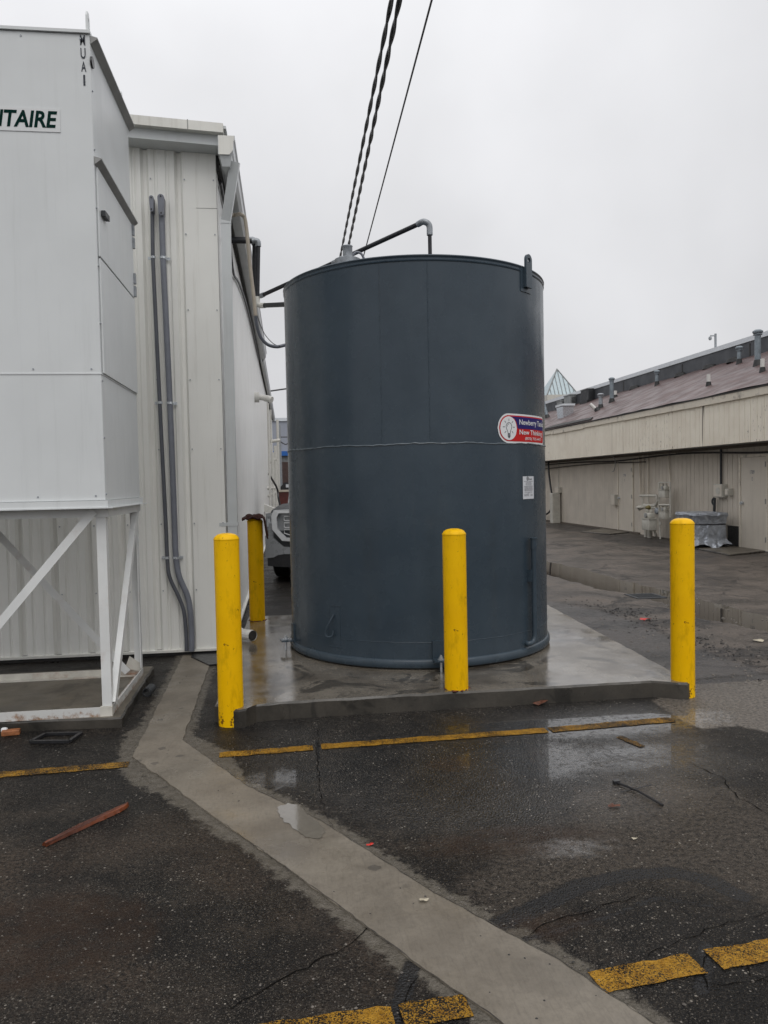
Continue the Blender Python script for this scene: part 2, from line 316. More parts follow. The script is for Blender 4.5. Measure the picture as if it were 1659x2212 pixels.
att = {
 'old': sdf_poly(GX, GY, OLD), 'light': sdf_poly(GX, GY, LIGHT), 'pud': np.maximum(sdf_poly(GX, GY, PUD[0]), sdf_blobs(GX, GY, [(g(1215,1268).x, g(1215,1268).y, .5, .25)])-.35),
 'worn': sdf_poly(GX, GY, WORN), 'wet': sdf_poly(GX, GY, WET), 'pale': np.maximum(sdf_poly(GX, GY, STRIP)+.065, sdf_poly(GX, GY, PALE)+.04), 'lot': sdf_poly(GX, GY, BROWNW),
 'seal': np.maximum.reduce([sdf_line(GX, GY, D((1040,2012),(1150,1965),(1250,1915),(1350,1890),(1450,1884),(1530,1900),(1600,1935)), .045), sdf_line(GX, GY, D((890,2080),(872,2150),(855,2230)), .03), sdf_line(GX, GY, D((1522,2040),(1524,2090),(1515,2140)), .022), sdf_line(GX, GY, D((684,1600),(688,1640)), .012), sdf_line(GX, GY, D((1130,2030),(1300,1985),(1420,1940),(1560,1960)), .012)]),
 'stain': sdf_blobs(GX, GY, [(g(1110,1815).x, g(1110,1815).y, .42, .13), (g(60,2030).x, g(60,2030).y, .45, .3), (g(975,1650).x, g(975,1650).y, .13, .1), (g(1180,2000).x, g(1180,2000).y, .16, .08)]),
 'slick': sdf_blobs(GX, GY, [(g(1280,1562).x, g(1280,1562).y, .85, .26), (g(1150,1640).x, g(1150,1640).y, .35, .3), (g(1350,1625).x, g(1350,1625).y, .3, .1), (g(1225,1830).x, g(1225,1830).y, .09, .05), (g(620,1680).x, g(620,1680).y, .22, .1), (g(1370,1650).x, g(1370,1650).y, .18, .05)]),
 'damp': sdf_poly(GX, GY, D((1150,1290),(1300,1320),(1385,1345),(1440,1372),(1500,1400),(1580,1425),(1659,1450),(1900,1520),(1659,1480),(1440,1500),(1300,1420))),
 'rut': sdf_blobs(GX, GY, [(g(1440,1345).x, g(1440,1345).y, 1.6, .22), (g(1340,1322).x, g(1340,1322).y, 1.0, .25), (g(1250,1420).x, g(1250,1420).y, .6, .5), (g(1600,1410).x, g(1600,1410).y, 1.2, .2), (8.9, 18.5, .9, 2.5), (9.2, 24, .7, 3.0)]),
}
gm = bpy.data.meshes.new('ground'); ny, nx = GX.shape
co = np.zeros((ny*nx, 3), np.float32); co[:, 0] = GX.ravel(); co[:, 1] = GY.ravel()
idx = (np.arange(ny-1)[:, None]*nx+np.arange(nx-1)[None]).ravel()
gm.from_pydata(co.tolist(), [], np.stack([idx, idx+1, idx+nx+1, idx+nx], 1).tolist())
for k, a in att.items():
    at = gm.attributes.new(k, 'FLOAT', 'POINT'); at.data.foreach_set('value', a.ravel().astype(np.float32))
def asphalt(n, zones=True, stripe=None):
    P = n.pos
    fine = n.noise(60, 4, .7, P); mid = n.noise(5, 5, .65, P); big = n.noise(.9, 4, .6, P)
    cell = n.vor(150, 'F1', 'Color', P); cr = n.sepx(cell, 0); cg = n.sepx(cell, 1); cd_ = n.vor(150, 'F1', 'Distance', P)
    cell2 = n.vor(75, 'F1', 'Color', P); c2 = n.sepx(cell2, 0); c2d = n.vor(75, 'F1', 'Distance', P)
    base = n.mix(n.mapr(mid, .3, .7), (.004, .004, .0045), (.014, .013, .012))
    stone = n.math('MULTIPLY', n.mapr(cr, .62, .66), n.mapr(cd_, .46, .30))
    stone = n.math('MULTIPLY', stone, n.mapr(mid, .35, .6, .35, 1))
    scol = n.mix(n.math('POWER', cg, 3.5), (.022, .017, .0135), (.24, .21, .17))
    cellc = n.vor(250, 'F1', 'Color', P); st3 = n.math('MULTIPLY', n.mapr(n.sepx(cellc, 0), .6, .66), n.mapr(n.noise(1.6, 4, .6, P), .35, .6, .4, 1)); sc3 = n.mix(n.math('POWER', n.sepx(cellc, 1), 3), (.022, .018, .015), (.16, .14, .115))
    col = base
    big_st = n.math('MULTIPLY', n.mapr(c2, .955, .96), n.mapr(c2d, .36, .26))
    col = n.mix(n.math('MULTIPLY', n.math('MULTIPLY', big_st, 0.0), n.mapr(n.noise(2.0, 4, .7, P), .45, .6)), col, (.2, .18, .15))
    h = n.math('ADD', n.math('MULTIPLY', n.vor(110, 'F1', 'Distance', P), -1.0), n.math('MULTIPLY', fine, 1.2))
    h = n.math('ADD', h, n.math('MULTIPLY', n.noise(14, 4, .6, P), 2.2)); h = n.math('ADD', h, n.math('MULTIPLY', stone, .5))
    rough = n.mapr(n.noise(3, 4, .6, P), .3, .7, .25, .5); bs = .8
    spec = .14
    if zones:
        A = {k: n.attr(k) for k in att}
        wobp = n.math('MULTIPLY', n.math('SUBTRACT', n.noise(2.2, 6, .75, P), .5), .42); wob = n.math('MULTIPLY', n.math('SUBTRACT', n.noise(3.5, 6, .7, P), .5), .45); wob2 = n.math('MULTIPLY', n.math('SUBTRACT', n.noise(14, 5, .75, P), .5), .22)
        wobs = n.math('MULTIPLY', n.math('SUBTRACT', n.noise(22, 5, .7, P), .5), .09)
        def msk(k, w, s=.03, o=0.0):
            return n.mapr(n.math('ADD', n.math('ADD', A[k], w), o), -s, s)
        # brownish wash over the near lot
        lot = n.math('MULTIPLY', msk('lot', wob, .4), n.mapr(n.noise(1.1, 4, .6, P), .42, .62))
        col = n.mix(n.math('MULTIPLY', lot, .85), col, n.mix(n.mapr(fine, .35, .65), (.008, .006, .005), (.085, .062, .045)))
        seal = msk('seal', n.math('MULTIPLY', wobs, .5), .008); notseal = n.math('SUBTRACT', 1.0, seal)
        worn = msk('worn', n.math('MULTIPLY', wob, 1.6), .12)
        col = n.mix(n.math('MULTIPLY', worn, n.mapr(n.noise(40, 4, .7, P), .36, .62, .1, .85)), col, (.085, .07, .056))
        nearb = n.math('MULTIPLY', n.mapr(n.noise(1.7, 5, .7, P), .5, .66), n.mapr(n.noise(33, 3, .75, P), .4, .62)); col = n.mix(n.math('MULTIPLY', nearb, .6), col, (.07, .055, .042))
        old = msk('old', wob2, .04); keep = n.math('MULTIPLY', notseal, n.math('SUBTRACT', 1.0, n.math('MULTIPLY', old, .6)))
        col = n.mix(n.math('MULTIPLY', n.math('MULTIPLY', st3, .6), keep), col, sc3); col = n.mix(n.math('MULTIPLY', stone, keep), col, scol)
        col = n.mix(n.math('MULTIPLY', n.math('MULTIPLY', big_st, n.mapr(n.noise(2.0, 4, .7, P), .4, .55)), keep), col, (.26, .235, .2))
        ocol = n.mix(n.mapr(n.noise(1.3, 6, .7, P), .38, .62), (.032, .026, .021), (.125, .102, .084))
        ocol = n.mix(n.mapr(n.noise(45, 3, .7, P), .35, .75, 0, .5), ocol, (.16, .133, .11))
        ocol = n.mix(n.mapr(n.noise(2.4, 6, .75, n.scale(P, (1.6, .5, 1))), .54, .66, 0, .65), ocol, (.03, .025, .021))
        col = n.mix(old, col, ocol)
        vv = n.t.nodes.new('ShaderNodeVectorMath'); vv.operation = 'ADD'; n.put(vv.inputs[0], P); wn = n.t.nodes.new('ShaderNodeVectorMath'); wn.operation = 'SCALE'; n.put(wn.inputs[0], n.noise(2.5, 5, .75, P, 0, 1)); wn.inputs['Scale'].default_value = .55; n.put(vv.inputs[1], wn.outputs[0])
        web = n.math('MULTIPLY', n.mapr(n.vor(.85, 'DISTANCE_TO_EDGE', 'Distance', vv.outputs[0]), .012, .028, 1, 0), n.mapr(n.noise(.8, 3, .5, P), .45, .58))
        ocr = n.math('MULTIPLY', web, old); col = n.mix(n.math('MULTIPLY', ocr, .8), col, (.014, .012, .011))
        h = n.math('ADD', h, n.math('MULTIPLY', n.math('MULTIPLY', n.noise(7, 5, .7, P), old), 9)); h = n.math('SUBTRACT', h, n.math('MULTIPLY', ocr, 3))
        damp = msk('damp', wob2, .1)
        col = n.mix(n.math('MULTIPLY', damp, .7), col, n.mix(n.mapr(n.noise(30, 4, .7, P), .3, .7), (.025, .023, .023), (.06, .053, .05)))
        light = msk('light', wobs, .02)
        lcol = n.mix(n.mapr(n.noise(50, 3, .8, P), .35, .65), (.03, .026, .022), (.2, .172, .142))
        col = n.mix(light, col, lcol)
        rut = n.math('MULTIPLY', msk('rut', wob2, .1), n.mapr(n.noise(9, 5, .7, P), .35, .55))
        col = n.mix(n.math('MULTIPLY', rut, .85), col, (.012, .011, .011))
        pale = msk('pale', wob2, .02, -.01)
        pcol = n.mix(n.mapr(n.noise(25, 4, .7, P), .3, .7), (.095, .084, .066), (.15, .134, .112))
        col = n.mix(n.math('MULTIPLY', pale, .92), col, pcol)
        col = n.mix(n.math('MULTIPLY', seal, .93), col, (.006, .006, .007)); rough = n.mapr(seal, 0, 1, rough, .3, False)
        st = msk('stain', n.math('MULTIPLY', wob2, .8), .05)
        col = n.mix(n.math('MULTIPLY', n.math('MULTIPLY', st, n.mapr(n.noise(12, 4, .7, P), .35, .6, .3, 1)), .55), col, (.035, .019, .011))
        wet = msk('wet', wob, .3); slick = n.math('MULTIPLY', msk('slick', n.math('MULTIPLY', wob2, 1.6), .09), n.mapr(n.noise(26, 4, .7, P), .36, .5, .25, 1)); pud = msk('pud', wobp, .02, .02); spec = n.math('MAXIMUM', n.mapr(wet, 0, 1, .14, .75, False), n.mapr(n.math('MAXIMUM', slick, pud), 0, 1, .14, 1.0, False)); spec = n.math('MAXIMUM', spec, n.math('MULTIPLY', old, .3)); spec = n.math('MAXIMUM', spec, n.math('MULTIPLY', damp, .6)); spec = n.math('MAXIMUM', spec, n.math('MULTIPLY', light, .5)); rough = n.mapr(n.math('MULTIPLY', damp, n.mapr(n.noise(3, 4, .6, P), .4, .6)), 0, 1, rough, .15, False); spec = n.math('MAXIMUM', spec, n.math('MULTIPLY', seal, .4))
        rough = n.mapr(wet, 0, 1, rough, n.mapr(n.noise(6, 3, .5, P), .3, .7, .08, .24), False)
        rough = n.mapr(old, 0, 1, rough, n.mapr(n.noise(1.3, 6, .7, P), .35, .68, .3, .55), False)
        rough = n.mapr(slick, 0, 1, rough, .11, False)
        rough = n.mapr(pud, 0, 1, rough, .015, False)
        col = n.mix(pud, col, (.04, .034, .028))
        bsn = n.mapr(wet, 0, 1, .9, .5, False); bsn = n.mapr(slick, 0, 1, bsn, .4, False); bsn = n.mapr(pud, 0, 1, bsn, .0, False)
        bs = bsn
    if stripe:
        wear = n.math('ADD', n.math('MULTIPLY', n.noise(170, 4, .8, P), .72), n.math('MULTIPLY', n.noise(7, 5, .7, P), .38))
        wear = n.math('SUBTRACT', wear, n.math('MULTIPLY', stone, .1))
        ycol = n.mix(n.mapr(n.noise(30, 4, .7, P), .3, .7), (.25, .12, .01), (.42, .225, .025))
        col = n.mix(n.mapr(wear, stripe, stripe+.05, 1, 0), col, ycol)
        rough = .38
    nr = n.bump(h, bs, .006)
    if zones: n.put(n.b.inputs['Coat Weight'], n.math('MAXIMUM', n.math('MULTIPLY', slick, .9), n.math('MULTIPLY', pud, .3))); n.b.inputs['Coat Roughness'].default_value = .04; n.b.inputs['Coat IOR'].default_value = 1.4
    return n.done(col, rough, 0, nr, spec)
_n = NT('asphalt_wet'); gm.materials.append(asphalt(_n))
ground = bpy.data.objects.new('ground', gm); COL.objects.link(ground); tag(ground, kind='structure', label='wet dark asphalt lot with a brown worn alley and a long puddle')
for i, wv in enumerate((.545, .505)): MT['line%d' % i] = asphalt(NT('worn_yellow_line'), False, wv)
# concrete
def concrete(name, c1, c2, rlo, rhi, stains=1.0, bump=.25, dark=(.05, .045, .04), spec=.5, brush=0):
    n = NT(name); P = n.pos
    col = n.mix(n.mapr(n.noise(2.5, 6, .65, P), .3, .7), c1, c2)
    col = n.mix(n.mapr(n.noise(60, 4, .7, P), .4, .75, 0, .3), col, tuple(v*.55 for v in c1))
    sp_ = n.math('MULTIPLY', n.mapr(n.sepx(n.vor(9, 'F1', 'Color', P), 0), .86, .88), n.mapr(n.math('ADD', n.vor(9, 'F1', 'Distance', P), n.math('MULTIPLY', n.noise(40, 3, .6, P), .3)), .40, .34))
    col = n.mix(n.math('MULTIPLY', sp_, .6), col, dark)
    if stains:
        s1 = n.mapr(n.noise(2.1, 5, .6, P, 1.2), .54, .60)
        col = n.mix(n.math('MULTIPLY', s1, .45*stains), col, tuple(v*.4 for v in c1))
        s2 = n.mapr(n.noise(1.4, 6, .7, n.scale(P, (1, 2.4, 1))), .6, .7)
        col = n.mix(n.math('MULTIPLY', s2, .35*stains), col, (.14, .085, .04))
    if brush: col = n.mix(n.mapr(n.noise(1, 4, .7, n.scale(P, (90, 12, 1))), .45, .75, 0, .35), col, tuple(v*.5 for v in c1)); col = n.mix(n.mapr(n.noise(1.3, 6, .7, P), .5, .72, 0, .5), col, (.075, .062, .048))
    r = n.mapr(n.noise(1.7, 5, .6, P), .36, .58, rlo, rhi)
    nr = n.bump(n.math('ADD', n.noise(45, 4, .7, P), n.math('MULTIPLY', n.noise(5, 3, .5, P), 2)), n.mapr(n.noise(1.7, 5, .6, P), .36, .58, bump*.25, bump, False), .003)
    return n.done(col, r, 0, nr, spec)
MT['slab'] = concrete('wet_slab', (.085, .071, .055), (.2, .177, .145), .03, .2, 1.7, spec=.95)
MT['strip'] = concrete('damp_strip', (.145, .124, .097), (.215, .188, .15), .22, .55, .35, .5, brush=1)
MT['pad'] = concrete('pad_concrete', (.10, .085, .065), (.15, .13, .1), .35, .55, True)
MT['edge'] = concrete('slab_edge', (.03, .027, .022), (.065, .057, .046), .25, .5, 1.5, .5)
def jag(pts, step=.05, amp=.006, rnd=random.Random(3)):
    out = []
    for i in range(len(pts)-1):
        a, b = Vector(pts[i]), Vector(pts[i+1]); n = max(1, int((b-a).length/step)); pr = Vector((-(b-a).y, (b-a).x, 0)).normalized()
        for k in range(n): out.append(a.lerp(b, k/n)+pr*rnd.uniform(-amp, amp)*(1 if k else .3))
    return out+[Vector(pts[-1])]
def sheet(name, ring, z, m, label=None, thick=0.0, **kw):
    n = len(ring); mb = MB(); top = [Vector((p[0], p[1], z)) for p in ring]
    if thick: mb.prism([Vector((p[0], p[1], z-thick)) for p in ring], (0, 0, thick))
    else: mb.add(top, [tuple(range(n))])
    return tag(mb.build(name, m), label, kind='structure', **kw)
sr, sl = jag(strip_r, .06, .006), jag(strip_l, .06, .006)
N = 160
def resamp(pts, n):
    L = [0]
    for a, b in zip(pts, pts[1:]): L.append(L[-1]+(b-a).length)
    return [Vector((np.interp(t*L[-1], L, [p.x for p in pts]), np.interp(t*L[-1], L, [p.y for p in pts]), 0)) for t in np.linspace(0, 1, n)]
mb = MB(); n_ = len(sr); ring = sr+sl[::-1]
mb.prism([Vector((p.x, p.y, -.05)) for p in ring], (0, 0, .056)); tag(mb.build('concrete_strip', 'strip'), 'pale concrete drain strip crossing the wet asphalt', kind='structure')
MT['film'] = concrete('water_film', (.14, .125, .1), (.18, .162, .135), .02, .05, .2, .05, spec=1.0)
wf_ = D((598,1748),(622,1738),(648,1742),(663,1762),(690,1780),(704,1802),(688,1816),(660,1812),(640,1796),(612,1776)); wf_ = jag(wf_+[wf_[0]], .02, .008, random.Random(8))[:-1]
sheet('puddle', wf_, .0085, 'film', 'small shallow puddle shining on the concrete strip')
# slab under the tank: body with bevelled, slightly chipped upper edge
def slab(name, ring, z, m, me, label, step=.08, amp=.006, seed=1):
    rr = random.Random(seed); r = []
    for i in range(len(ring)): r += jag([ring[i], ring[(i+1) % len(ring)]], step, amp, rr)[:-1]
    c = sum(r, Vector())/len(r); n = len(r)
    lo = [Vector((p.x, p.y, -.03)) for p in r]; mi = [Vector((p.x, p.y, z-.012-rr.uniform(0, .004))) for p in r]
    hi = [Vector((p.x, p.y, z))+(c-p).normalized()*.012 for p in r]
    for h_ in hi: h_.z = z
    M2 = MB(); M2.add(lo+mi+hi, [(i, (i+1) % n, (i+1) % n+n, i+n) for i in range(n)]+[(i+n, (i+1) % n+n, (i+1) % n+2*n, i+2*n) for i in range(n)]+[tuple(range(2*n, 3*n))])
    o = M2.build(name, [m, me]); 
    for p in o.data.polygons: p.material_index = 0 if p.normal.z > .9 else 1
    return tag(o, label, kind='structure')
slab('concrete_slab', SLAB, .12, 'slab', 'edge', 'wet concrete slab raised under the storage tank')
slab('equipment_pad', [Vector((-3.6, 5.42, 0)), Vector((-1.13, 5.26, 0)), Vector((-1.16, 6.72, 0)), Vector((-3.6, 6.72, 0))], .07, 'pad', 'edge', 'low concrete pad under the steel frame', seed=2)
# asphalt fillet in front of slab is part of the ground; parking lines
def stripe(a, b, w, m, label, seed, taper=None):
    rr = random.Random(seed); a, b = Vector(a), Vector(b); d = (b-a).normalized(); p = Vector((-d.y, d.x, 0)); n = int((b-a).length/.04)
    L = [a.lerp(b, i/n)+p*(w/2+rr.uniform(-.006, .006)) for i in range(n+1)]; R_ = [a.lerp(b, i/n)-p*(w/2+rr.uniform(-.004, .004)) for i in range(n+1)]
    mb = MB(); mb.add([Vector((v.x, v.y, .004)) for v in L+R_], [(i, i+1, n+2+i, n+1+i) for i in range(n)])
    return tag(mb.build('road_marking', m), label, kind='structure')
stripe(g(474,1632), g(676,1616), .09, 'line0', 'yellow parking line beside the left bollard', 1)
stripe(g(694,1614), g(1180,1578), .09, 'line0', 'long yellow parking line in front of the slab', 2)
stripe(g(1188,1577.5), g(1452,1555), .095, 'line1', 'faded end of the yellow parking line near the right bollard', 3)
stripe(g(-300,1699), g(278,1652), .09, 'line1', 'yellow parking line left of the concrete strip', 4)
stripe(g(1288,2125), g(1506,2082), .105, 'line0', 'short yellow line right of the concrete strip', 5)
stripe(g(1541,2075), g(1850,2018), .105, 'line0', 'yellow line running out at the lower right', 6)
stripe(g(200,2290), g(850,2200), .105, 'line0', 'yellow line at the bottom left of the concrete strip', 7)
stripe(g(868,2196), g(1012,2172), .105, 'line1', 'worn yellow line end touching the concrete strip', 8)
MT['chalk'] = asphalt(NT('orange_chalk'), False, .47)
stripe(g(1338,1592), g(1388,1614), .05, 'chalk', 'short faded orange chalk stroke in front of the slab', 9)
# cracks and seams
def crack(pts, w, rr, mb, z=.003, j=.011):
    P = jag([Vector(p) for p in pts], .035, j, rr); n = len(P); L = []; R_ = []
    for i, p in enumerate(P):
        d = (P[min(i+1, n-1)]-P[max(i-1, 0)]).normalized(); q = Vector((-d.y, d.x, 0)); ww = w*.5*rr.uniform(.2, 1)*min(1, .2+4*min(i, n-1-i)/n)
        L.append(Vector((p.x, p.y, z))+q*ww); R_.append(Vector((p.x, p.y, z))-q*ww*rr.uniform(.4, 1))
    mb.add(L+R_, [(i, i+1, n+i+1, n+i) for i in range(n-1)])
rr = random.Random(11); mb = MB()
for pts, w in [([(1470,1640),(1560,1680),(1590,1720),(1659,1760),(1760,1800)], .007), ([(1290,1608),(1340,1635),(1400,1650)], .006), ([(1270,1606),(1310,1632),(1360,1648)], .004),
               ([(1120,2030),(1210,1985),(1330,1950),(1420,1925)], .006), ([(1380,2095),(1420,2050),(1560,2000),(1700,1960)], .005), ([(1480,2120),(1560,2130),(1659,2110),(1760,2090)], .005), ([(1600,2070),(1620,2110),(1700,2140)], .006),
               ([(690,1560),(684,1620),(688,1690),(702,1760),(720,1790)], .006), ([(480,2190),(620,2110),(760,2040),(810,1980)], .008), ([(870,2212),(880,2150),(905,2110)], .014), ([(1530,2140),(1520,2085),(1545,2050)], .012),
               ([(1210,1500),(1300,1480),(1440,1500)], .003)]:
    crack([g(*p) for p in pts], w, rr, mb)
MT['crack'] = mt('crack_line', (.006, .0055, .005), .9, var=.2, spec=.03)
tag(mb.build('pavement_cracks', 'crack'), 'thin dark cracks running through the asphalt', kind='structure')
mb = MB()   # sandy joint line beside the strip
for off in (strip_r[2:], strip_l[4:]): crack(off, .007, rr, mb, .0075, .004)
tag(mb.build('strip_joint', mt('joint_grit', (.04, .035, .028), .8, var=.4, vs=40)), 'dark gritty joint along the concrete strip', kind='structure')
# drain grate by the puddle
t = g(1394,1288); dr = thing('drain_grate', (t.x, t.y, -.012), 'dark slotted drain grate at the edge of the long puddle', 'drain grate')
mb = MB(); mb.box((-.33, -.33, .002), (.33, -.27, .02)).box((-.33, .27, .002), (.33, .33, .02)).box((-.33, -.27, .002), (-.27, .27, .02)).box((.27, -.27, .002), (.33, .27, .02))
for k in range(7): mb.bar((-.27, -.24+k*.08, .012), (.27, -.2+k*.08, .012), .025, .014)
o = mb.build('grille', 'plast'); o.parent = dr
o = MB().box((-.27, -.27, .004), (.27, .27, .006)).build('opening', 'dark'); o.parent = dr; dr.scale = (.62, .62, 1)
# ------------------------------------------------------------------ storage tank
TC = Vector((1.204, 7.09, .12)); TR = 1.183
def cyl(th, z, r=TR): return Vector((TC.x+r*math.sin(th), TC.y-r*math.cos(th), z))   # th = 0 faces -Y
def cp(px, py, r=TR):
    d = ray(px, py); a = d.x**2+d.y**2; b = -2*(d.x*TC.x+d.y*TC.y); c = TC.x**2+TC.y**2-r*r; di = max(0, b*b-4*a*c); t = (-b-math.sqrt(di))/(2*a)
    x, y = d.x*t-TC.x, d.y*t-TC.y; return math.atan2(x, -y), EYE+d.z*t
ZT = yp(892, 549.5, TC.y-TR).z
tank = thing('storage_tank', TC, 'tall blue-grey cylindrical steel storage tank standing on the concrete slab', 'storage tank')
mb = MB(); rr = random.Random(4)
mb.lathe([(0, .13), (TR-.01, .13), (TR, .14), (TR, ZT-.02)], (TC.x, TC.y, 0), 160); mb.build('shell', 'tank', tank, True)
MB().lathe([(TR-.02, .136), (TR+.016, .136), (TR+.022, .15), (TR+.02, .185), (TR+.008, .2), (TR-.001, .202)], (TC.x, TC.y, 0), 160).build('bottom_chime', 'tank', tank, True, auto=60)
MB().lathe([(TR-.002, ZT-.05), (TR+.004, ZT-.045), (TR+.006, ZT-.035), (TR-.001, ZT-.028), (TR+.001, ZT-.012), (TR+.008, ZT-.004), (TR+.004, ZT+.004), (TR-.01, ZT+.008), (TR-.3, ZT+.03), (TR*.5, ZT+.06), (0, ZT+.09)], (TC.x, TC.y, 0), 160).build('roof', 'tank', tank, True, auto=50)
MB().lathe([(TR-.025, .119), (TR-.02, .119), (TR-.02, .137), (TR-.025, .137)], (TC.x, TC.y, 0), 96).build('contact_shadow_ring', 'dark', tank)  # dark inset ring painting in the contact shadow under the chime
def bead(path, r, m='tank'):
    mb = MB(); mb.tube(path, [r*rr.uniform(.7, 1.35) for _ in path], 6); return mb
zs = cp(930, 958)[1]
mb = MB(); ring = [cyl(2*math.pi*k/220, zs+rr.uniform(-.003, .003)+.004*math.sin(k*.3), TR+.001) for k in range(221)]
mb.tube(ring, [.0055*rr.uniform(.6, 1.3) for _ in ring], 6, False); mb.build('weld_seam', mt('weld_highlight', (.11, .135, .155), .35, var=.1, vs=20), tank, True)  # bead coloured lighter than the shell to paint in its sky highlight
for px, py in ((822, 760), (926, 760)):
    th = cp(px, py)[0]; path = [cyl(th+rr.uniform(-.0012, .0012), zs+(ZT-.05-zs)*k/90, TR-.001) for k in range(91)]
    bead(path, .0042).build('weld_seam', 'tank', tank, True)
ring = [cyl(-math.pi/2+math.pi*k/100+.5, .335+rr.uniform(-.002, .002), TR-.001) for k in range(101)]
bead(ring, .003).build('weld_seam', 'tank', tank, True)
# lifting lug
def lug(th, zc, lab=None):
    e = Vector((math.sin(th), -math.cos(th), 0)); tdir = Vector((math.cos(th), math.sin(th), 0)); w = .047; o = cyl(th, zc, TR+.016)
    pr = []
    for k in range(13): a = math.pi*k/12; pr.append((w*math.cos(a), .165+w*math.sin(a)))
    pr = [(w, -.06)]+pr+[(-w, -.06)]
    hole = [(.021*math.cos(2*math.pi*k/16), .16+.021*math.sin(2*math.pi*k/16)*1.1) for k in range(16)]
    bm = bmesh.new(); ov = [bm.verts.new(o+tdir*x+Vector((0, 0, z-.1))) for x, z in pr]; hv = [bm.verts.new(o+tdir*x+Vector((0, 0, z-.1))) for x, z in hole]
    es = [bm.edges.new((ov[i], ov[(i+1) % len(ov)])) for i in range(len(ov))]+[bm.edges.new((hv[i], hv[(i+1) % 16])) for i in range(16)]
    bmesh.ops.triangle_fill(bm, edges=es, use_beauty=True)
    r_ = bmesh.ops.extrude_face_region(bm, geom=list(bm.faces)); bmesh.ops.translate(bm, verts=[v for v in r_['geom'] if isinstance(v, bmesh.types.BMVert)], vec=e*.02)
    mb = MB(); bm.verts.index_update(); mb.add([v.co.copy() for v in bm.verts], [[v.index for v in f.verts] for f in bm.faces]); bm.free()
    l = mb.build('lifting_lug', 'tank', tank)
    pb = MB(); a, b = cyl(th-.062, zc-.17, TR), cyl(th+.062, zc-.17, TR)
    pb.prism([cyl(th-.07, zc-.195, TR-.01), cyl(th+.07, zc-.195, TR-.01), cyl(th+.07, zc-.195, TR+.006), cyl(th, zc-.195, TR+.008), cyl(th-.07, zc-.195, TR+.006)], (0, 0, .19)); pb.build('lug_pad', 'tank', l)
    c = MB().prism([o+tdir*x+Vector((0, 0, z-.1))-e*.022 for x, z in ((-.045, -.055), (.045, -.055), (.04, .1), (-.04, .1))], e*.024).build('spacer', 'tank', l)
th, z = cp(1140, 614, TR+.02); lug(th, z+.13); lug(th+math.pi, z+.13)
# sight pipe on the right
th0 = cp(1154, 1170, TR+.05)[0]; zt_ = cp(1154, 1163, TR+.05)[1]; zb_ = cp(1160, 1388, TR+.06)[1]
pth = [cyl(th0, zt_-.02, TR+.045), cyl(th0, zb_+.12, TR+.045), cyl(th0, zb_+.05, TR+.045)]
thc = cp(1146, 1385, TR+.04)[0]
pth = [cyl(th0, zt_-.01, TR+.045)]+smooth_path([cyl(th0, zb_+.12, TR+.045), cyl(th0-.005, zb_+.045, TR+.045), cyl(th0-.025, zb_+.01, TR+.042), cyl(th0-.06, zb_, TR+.03), cyl(thc, zb_+.0, TR-.01)], 5)
sg = MB().tube(pth, .022, 16).build('sight_pipe', 'tank', tank, True)
MB().tube([cyl(th0, zt_-.085, TR+.045), cyl(th0, zt_-.004, TR+.045), cyl(th0, zt_-.003, TR+.045), cyl(th0, zt_+.006, TR+.045)], [.026, .026, .032, .032], 16).build('pipe_cap', 'tank', sg, True)
MB().prism([cyl(th0-.015, .75, TR-.01), cyl(th0-.03, .75, TR-.01), cyl(th0-.03, .75, TR+.04), cyl(th0-.015, .75, TR+.04)], (0, 0, .1)).build('stand_off', 'tank', sg)
# hook bracket lower left
ta, za = cp(719, 1328, TR+.02); tb, zb = cp(711, 1366, TR+.02)
hk = MB().tube(smooth_path([cyl(ta, za, TR+.01), cyl((ta+tb)/2, (za+zb)/2, TR+.05), cyl(tb-.004, zb, TR+.06), cyl(tb+.012, zb-.03, TR+.055), cyl(tb+.035, zb-.02, TR+.03), cyl(tb+.04, zb+.02, TR+.02)], 5), .007, 8).build('ground_hook', 'tank', tank, True)
pd = MB()
t0, z0 = cp(712, 1395, TR); t1, z1 = cp(737, 1310, TR)
for zz in (z0, z1): MB().tube([cyl(t0+(t1-t0)*k/6, zz, TR) for k in range(7)], .0035, 6).build('weld_mark', 'tank', hk)
MB().prism([cyl(t0+.01, z0+.02, TR-.01), cyl(t1-.01, z0+.02, TR-.01), cyl(t1-.01, z0+.02, TR+.003), cyl(t0+.01, z0+.02, TR+.003)], (0, 0, z1-z0-.04)).build('backing_plate', 'tank', hk)
# seam plate by the label
t0, z0 = cp(1134, 1029, TR); t1, z1 = cp(1149, 1013, TR)
MB().prism([cyl(t0, z0-.05, TR-.01), cyl(t1+.02, z0-.05, TR-.01), cyl(t1+.02, z0-.05, TR+.0015), cyl(t0, z0-.05, TR+.0025)], (0, 0, z1-z0+.05)).build('backing_plate', 'tank', tank)
